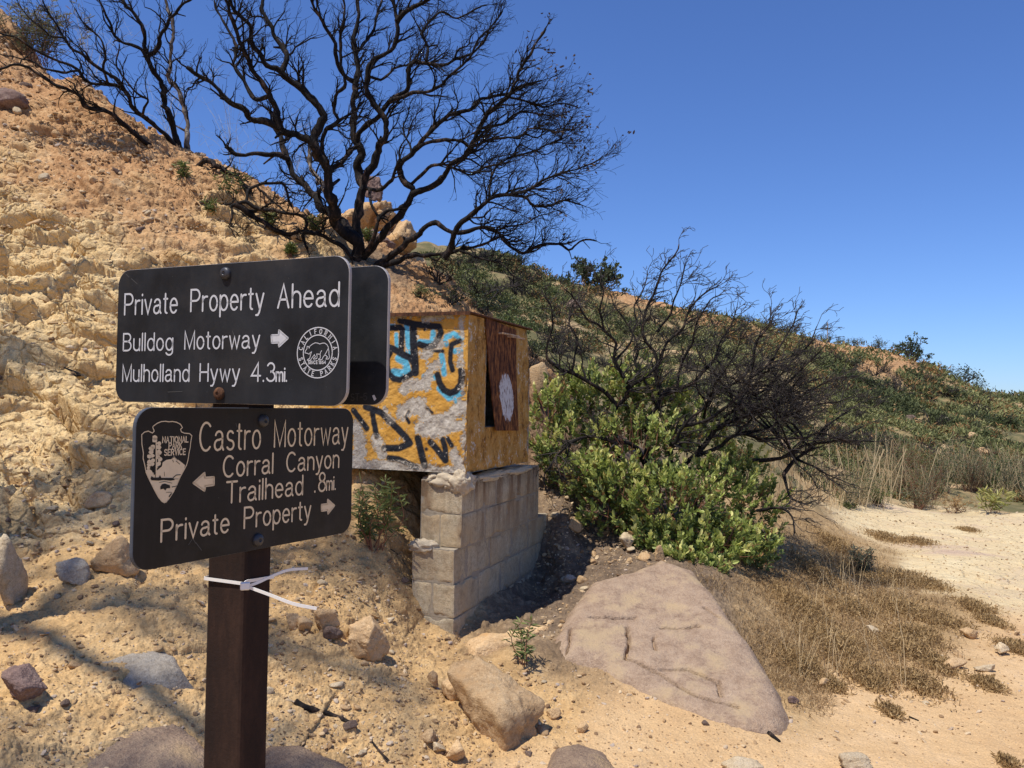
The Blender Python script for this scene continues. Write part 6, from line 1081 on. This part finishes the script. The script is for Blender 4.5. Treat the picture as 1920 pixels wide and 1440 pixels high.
PR = {'burned': [shrub_proto('burned_shrub', 90 + k, 'burned', 'bare burned shrub on the far hillside', 'burned shrubs on the far hillside', (M_BTW,)) for k in range(3)], 'green': [shrub_proto('green_shrub', 95 + k, 'green', 'low green shrub on the far hillside', 'green shrubs on the far hillside', (M_BTW, (M_HERB, M_SCRUB, M_HERB2)[k])) for k in range(3)], 'dark': [shrub_proto('dark_shrub', 99 + k, 'dark', 'dark green scorched shrub on the far hillside', 'dark shrubs on the far hillside', (M_BTW, M_DKG)) for k in range(2)]}
used = {}
def put(kind, px, py, hpx, k, p=None, wide=1.0, lab=None):
    p = hit(px, py) if p is None else p; d = abs(((p - CO) @ CR)[2]); s = hpx * d / F / 1.15; key = (kind, k); o = PR[kind][k] if key not in used else copy_tree(PR[kind][k]); used[key] = 1; o.location = p; o.scale = (s * wide, s * wide, s); o.rotation_euler = (0, 0, RG_.uniform(0, 6.28))
    if lab: o['label'] = lab
    return o
def scatter(kind, n, boxes, lo, hi, dmin=9.5):
    pts = screen_pts(n, boxes); P, ok = hits(pts[:, 0], pts[:, 1]); i = 0
    for (px, py), p, k in zip(pts, P, ok):
        if not k or np.linalg.norm(p - CO) < dmin: continue
        d = np.linalg.norm(p - CO); put(kind, px, py, min(RG_.uniform(lo, hi) * (25 / max(d, 12)) ** .6, 70), i % len(PR[kind]), p, RG_.uniform(.9, 1.5)); i += 1
HB = [(800, 480, 1100, 700, 1), (1000, 540, 1300, 760, 1), (1250, 600, 1600, 840, 1.2), (1550, 660, 1930, 880, 1.5)]
scatter('burned', 130, HB, 24, 52); scatter('green', 100, HB, 10, 24); scatter('dark', 75, HB, 12, 32)
for x, D_, h_, w_, k, lab in ((1555, 53, 22, 1.2, 0, 'small round dark shrub on the ridge beside the mast'), (1578, 53.5, 20, 1.3, 1, 'dark shrub on the ridge right of the mast'), (1600, 54, 18, 1.5, 0, 'low dark shrub on the ridge crest between mast and tree'), (1648, 57, 26, 1.3, 1, 'dark shrub touching the left of the ridge tree'), (1808, 64, 42, 1.2, 0, 'bushy dark tree where the ridge drops'), (1780, 63.5, 30, 1.2, 1, 'dark shrub left of the bushy tree on the dropping ridge'), (1834, 66, 24, 1.2, 0, 'low dark shrub at the foot of the dropping ridge'), (1440, 46, 26, 1.4, 1, 'dark shrub on the ridge left of the mast'), (1462, 47.5, 22, 1.4, 0, 'second dark shrub on the ridge left of the mast'), (1490, 49, 20, 1.4, 1, 'third dark shrub on the ridge left of the mast'), (1125, 35, 60, .8, 0, 'dark shrub on the near ridge beside the round tree')):
    xx = [r[0] for r in RIDGE]; y = np.interp(x, xx, [r[1] for r in RIDGE]); p = crest(x); o = put('dark', x, y, h_, k, p, w_, lab); o['group'] = 'dark shrubs along the ridge'
for px, py, h_, w_, k, lab in ((1684, 742, 62, 1.1, 0, 'large bare burned shrub in the middle of the right hillside'), (1640, 705, 44, 1.2, 1, 'bare burned shrub below the tan cut near the ridge'), (1752, 800, 50, 1.1, 2, 'bare burned shrub left of the brown hillside boulder'), (1835, 780, 46, 1.3, 0, 'bare burned shrub above and right of the brown hillside boulder'), (1560, 735, 50, 1.3, 1, 'bare burned shrub behind the tips of the charred shrub'), (1480, 770, 60, 1.3, 2, 'grey burned thicket behind the charred shrub'), (1290, 690, 55, 1.3, 0, 'grey burned shrub seen through the charred shrub')): put('burned', px, py, h_, k, None, w_, lab)['group'] = 'large burned shrubs on the hillside'
for px, py, h_, w_, k in ((1655, 735, 40, 1.3, 0), (1790, 745, 34, 1.4, 1), (1730, 700, 26, 1.3, 0), (1880, 800, 36, 1.5, 1), (1590, 690, 30, 1.4, 0), (1820, 790, 30, 1.4, 1)): put('dark', px, py, h_, k, None, w_)
for px, py, h_, w_, k, kd, lab in ((845, 572, 46, 1.4, 0, 'dark', 'dark scrub just above the roof of the concrete box'), (905, 590, 56, 1.3, 1, 'dark', 'dark scrub above the right corner of the concrete box'), (955, 625, 56, 1.3, 0, 'green', 'green scrub behind the right corner of the concrete box'), (790, 560, 34, 1.3, 1, 'green', 'low green scrub on the slope above the box roof'), (980, 690, 60, 1.2, 2, 'burned', 'bare burned shrub just right of the concrete box'), (820, 530, 60, 1.6, 0, 'burned', 'bare burned brush right of the big tree base'), (900, 560, 70, 1.6, 1, 'burned', 'bare burned brush above the concrete box corner')): put(kd, px, py, h_, k, None, w_, lab)['group'] = 'scrub behind the concrete box'
# two ridge trees with trunks and open crowns
def ridge_tree(label, x, D_, hpx, wpx, seed, lean=0):
    y = np.interp(x, [r[0] for r in RIDGE], [r[1] for r in RIDGE]); p = crest(x) - (0, 0, .15); D_ = abs(((p - CO) @ CR)[2]); s = D_ / F; H_, W_ = hpx * s, wpx * s; r_ = empty('ridge_tree', p); tag(r_, label, 'tree'); rg = np.random.default_rng(seed); tk = MB(); lf = MB(); prm = dict(bias=np.array((lean, 0, .3)), kids={1: (3, 4), 2: (3, 4)}, rmin=.012, tips=[], wig=.25, seg=.25)
    for k in range(7):
        a = k * 2.4 + rg.uniform(-.3, .3); grow(tk, p + rg.normal(0, .05, 3) * (1, 1, 0), unit((math.cos(a) * W_ / H_ * .75 + lean, math.sin(a) * .7, .8)), H_ * rg.uniform(.5, .65), .09 * H_ / 3, 2, rg, prm)
    T_ = np.array([t[0] for t in prm['tips']]); Q = np.repeat(T_, 11, 0) + rg.normal(0, .11 * H_ / 3, (len(T_) * 11, 3)); tn = np.repeat(rg.random(len(T_)), 11)
    leaf_cards(lf, Q, rg.normal(size=Q.shape) + (0, 0, .4), .16, .09, rg, .2, np.stack([np.clip(tn * .7 + rg.normal(.1, .15, len(Q)), 0, 1), rg.random(len(Q)) * .94, tn], 1)); tk.build('trunk', M_BTW, r_); lf.build('crown', M_DKG, r_)
ridge_tree('dark spreading tree alone on the far ridge crest', 1703, 60.5, 52, 90, 5, .12); ridge_tree('round dark tree on the near ridge above the burned shrub', 1108, 34.5, 66, 80, 6)
mp_ = crest(1551); mr = empty('radio_mast', mp_); tag(mr, 'thin pale mast standing on the far ridge', 'mast'); b = MB(); b.tube([mp_, mp_ + (0, 0, 1.25)], .035, 6); b.build('pole', M_ALU, mr); b = MB(); b.box(mp_ + (-.16, -.03, .85), (.32, 0, 0), (0, .06, 0), (0, 0, .05)); b.build('crossarm', M_ALU, mr)
# shrubs at the top left skyline with pale dry stems, and charred sticks on the dirt
p = hit(60, 95); lance_plant('slope_shrub', 'olive feathery shrub on the skyline at the upper left', 70, 120, 120, 130, 60, M_SAGE, 91, .10, .012, cat='shrub', per=26, spread=.5, D=11.3)
M_PALEST = flat('pale_dry_stem', (.40, .38, .30), .8)
for i, (px, py, h_, w_, n) in enumerate(((170, 150, 150, 150, 14), (310, 258, 140, 130, 9), (440, 340, 190, 150, 13), (530, 385, 170, 130, 9))):
    d = (10.9, 10.3, 9.9, 9.8)[i]; p = at(px, py, d); b = MB(); s = d / F
    for k in range(n):
        t_ = p + np.array((rg.normal(0, .4) * w_ * s, rg.normal(0, .3) * w_ * s, h_ * s * rg.uniform(.4, 1.1))); Q = smooth_path([p + rg.normal(0, .06, 3) * (1, 1, 0), (p + t_) / 2 + rg.normal(0, .05, 3) + (0, 0, .08), t_], .06); b.tube(Q, np.linspace(.0022, .001, len(Q)), 3, cap=False)
        for m in range(4): a_ = Q[rg.integers(len(Q) // 2, len(Q))]; b.tube([a_, a_ + rg.normal(0, .07, 3), a_ + rg.normal(0, .11, 3) + (0, 0, .05)], .001, 3, cap=False)
    tag(b.build('dry_weed', M_PALEST), ['wispy pale dry stems near the feathery shrub on the skyline', 'wispy pale dry stems behind the leaning charred tree', 'wispy pale stems rising between the two charred trees', 'wispy pale stems just left of the big charred tree'][i], 'dry plant')
for i, (L, r, lab) in enumerate((([(553, 1318), (575, 1330), (615, 1340), (658, 1358)], 6, 'charred twig lying on the dirt right of the post'), ([(52, 432), (80, 436), (108, 444)], 6, 'charred wood fragment on the pale bedrock'), ([(90, 700), (150, 705), (120, 690)], 3, 'thin charred sticks in a cleft of the bedrock'), ([(1440, 1375), (1462, 1392)], 4, 'dark stick at the tip of the pink slab'), ([(740, 1440), (700, 1395), (690, 1370)], 2.5, 'thin dark twig on the dirt near the bottom edge'), ([(1705, 1345), (1722, 1352)], 2, 'short dark twig on the sandy path'), ([(700, 1012), (745, 1040), (760, 1060)], 2, 'thin twig under the herb by the pier'))):
    P = np.array([hit(*q_) for q_ in L]); d = abs(((P[0] - CO) @ CR)[2]); Q = smooth_path(P, .02); Q = Q + (0, 0, r * d / F * .4); R = r * d / F * np.linspace(1, .6, len(Q)) * (1 + .3 * fbm2(np.arange(len(Q)) * .6, np.zeros(len(Q)) + i, 2, 4)); b = MB(); b.tube(Q, R, 7); tag(b.build('charred_stick', M_CHAR, smooth=True), lab, 'stick')

# a burned tree just outside the frame on the left, whose branches shade the dirt in front of the post
OUT = [([(0, 0, 0), (.1, .1, 1.0), (.3, .3, 1.9), (.6, .7, 2.5), (1.1, 1.0, 2.8), (1.8, 1.1, 3.0)], .07, .016), ([(.3, .3, 1.9), (.4, .8, 2.4), (.8, 1.5, 2.7), (1.3, 2.0, 2.9)], .06, .02), ([(.1, .1, 1.2), (.7, .2, 2.2), (1.3, .4, 2.7), (2.1, .6, 2.9)], .045, .014), ([(.6, .7, 2.5), (.9, 1.3, 2.9), (1.5, 1.6, 3.1)], .035, .012), ([(.3, .3, 1.9), (-.1, .9, 2.5), (.2, 1.6, 2.8), (.6, 2.2, 3.0)], .035, .012), ([(1.1, 1.0, 2.8), (1.5, .7, 3.0), (2.2, .3, 3.1)], .035, .014)]
OUT += [([(.6, .7, 2.5), (1.0, .5, 2.8), (1.5, .3, 2.9)], .03, .012), ([(.6, .7, 2.5), (.8, 1.1, 2.8), (.9, 1.6, 3.0)], .03, .012), ([(.3, .3, 1.9), (.5, .2, 2.5), (.9, -.1, 2.8)], .03, .012), ([(.4, .8, 2.4), (.2, 1.2, 2.8), (.3, 1.7, 3.0)], .03, .012), ([(.7, .2, 2.2), (1.2, -.1, 2.6), (1.8, -.1, 2.8)], .03, .012), ([(1.1, 1.0, 2.8), (1.3, 1.3, 3.0), (1.7, 1.6, 3.1)], .028, .01)]
OUT = [([tuple(2.1 * c for c in q_) for q_ in L], r0 * 1.5, r1 * 1.3) for L, r0, r1 in OUT]
ox, oy = -7.5, -1.2; ob = np.array((ox, oy, float(gz(ox, oy)))); r_ = empty('burned_tree', ob - (0, 0, .1)); tag(r_, 'charred bare tree left of the viewpoint whose branches throw shadows across the dirt', 'tree'); tk = MB(); tw = MB(); rg = np.random.default_rng(77); prm = dict(bias=unit((.4, .4, .3)), kids={1: (2, 4), 2: (3, 5)}, rmin=.006, tips=[], wig=.2, bk=.04)
for L, r0, r1 in OUT:
    Q = smooth_path(np.array(L) + ob, .05); R = np.linspace(r0, r1, len(Q)); tk.tube(Q, R, 8); twig_limb(tw, Q, R, rng=rg, prm=prm, t0=.3, sp=.05, Lr=(.35, .8), lev=2)
tk.build('trunk', M_CHAR, r_, smooth=True); tw.build('twigs', M_TWIG, r_, smooth=True)
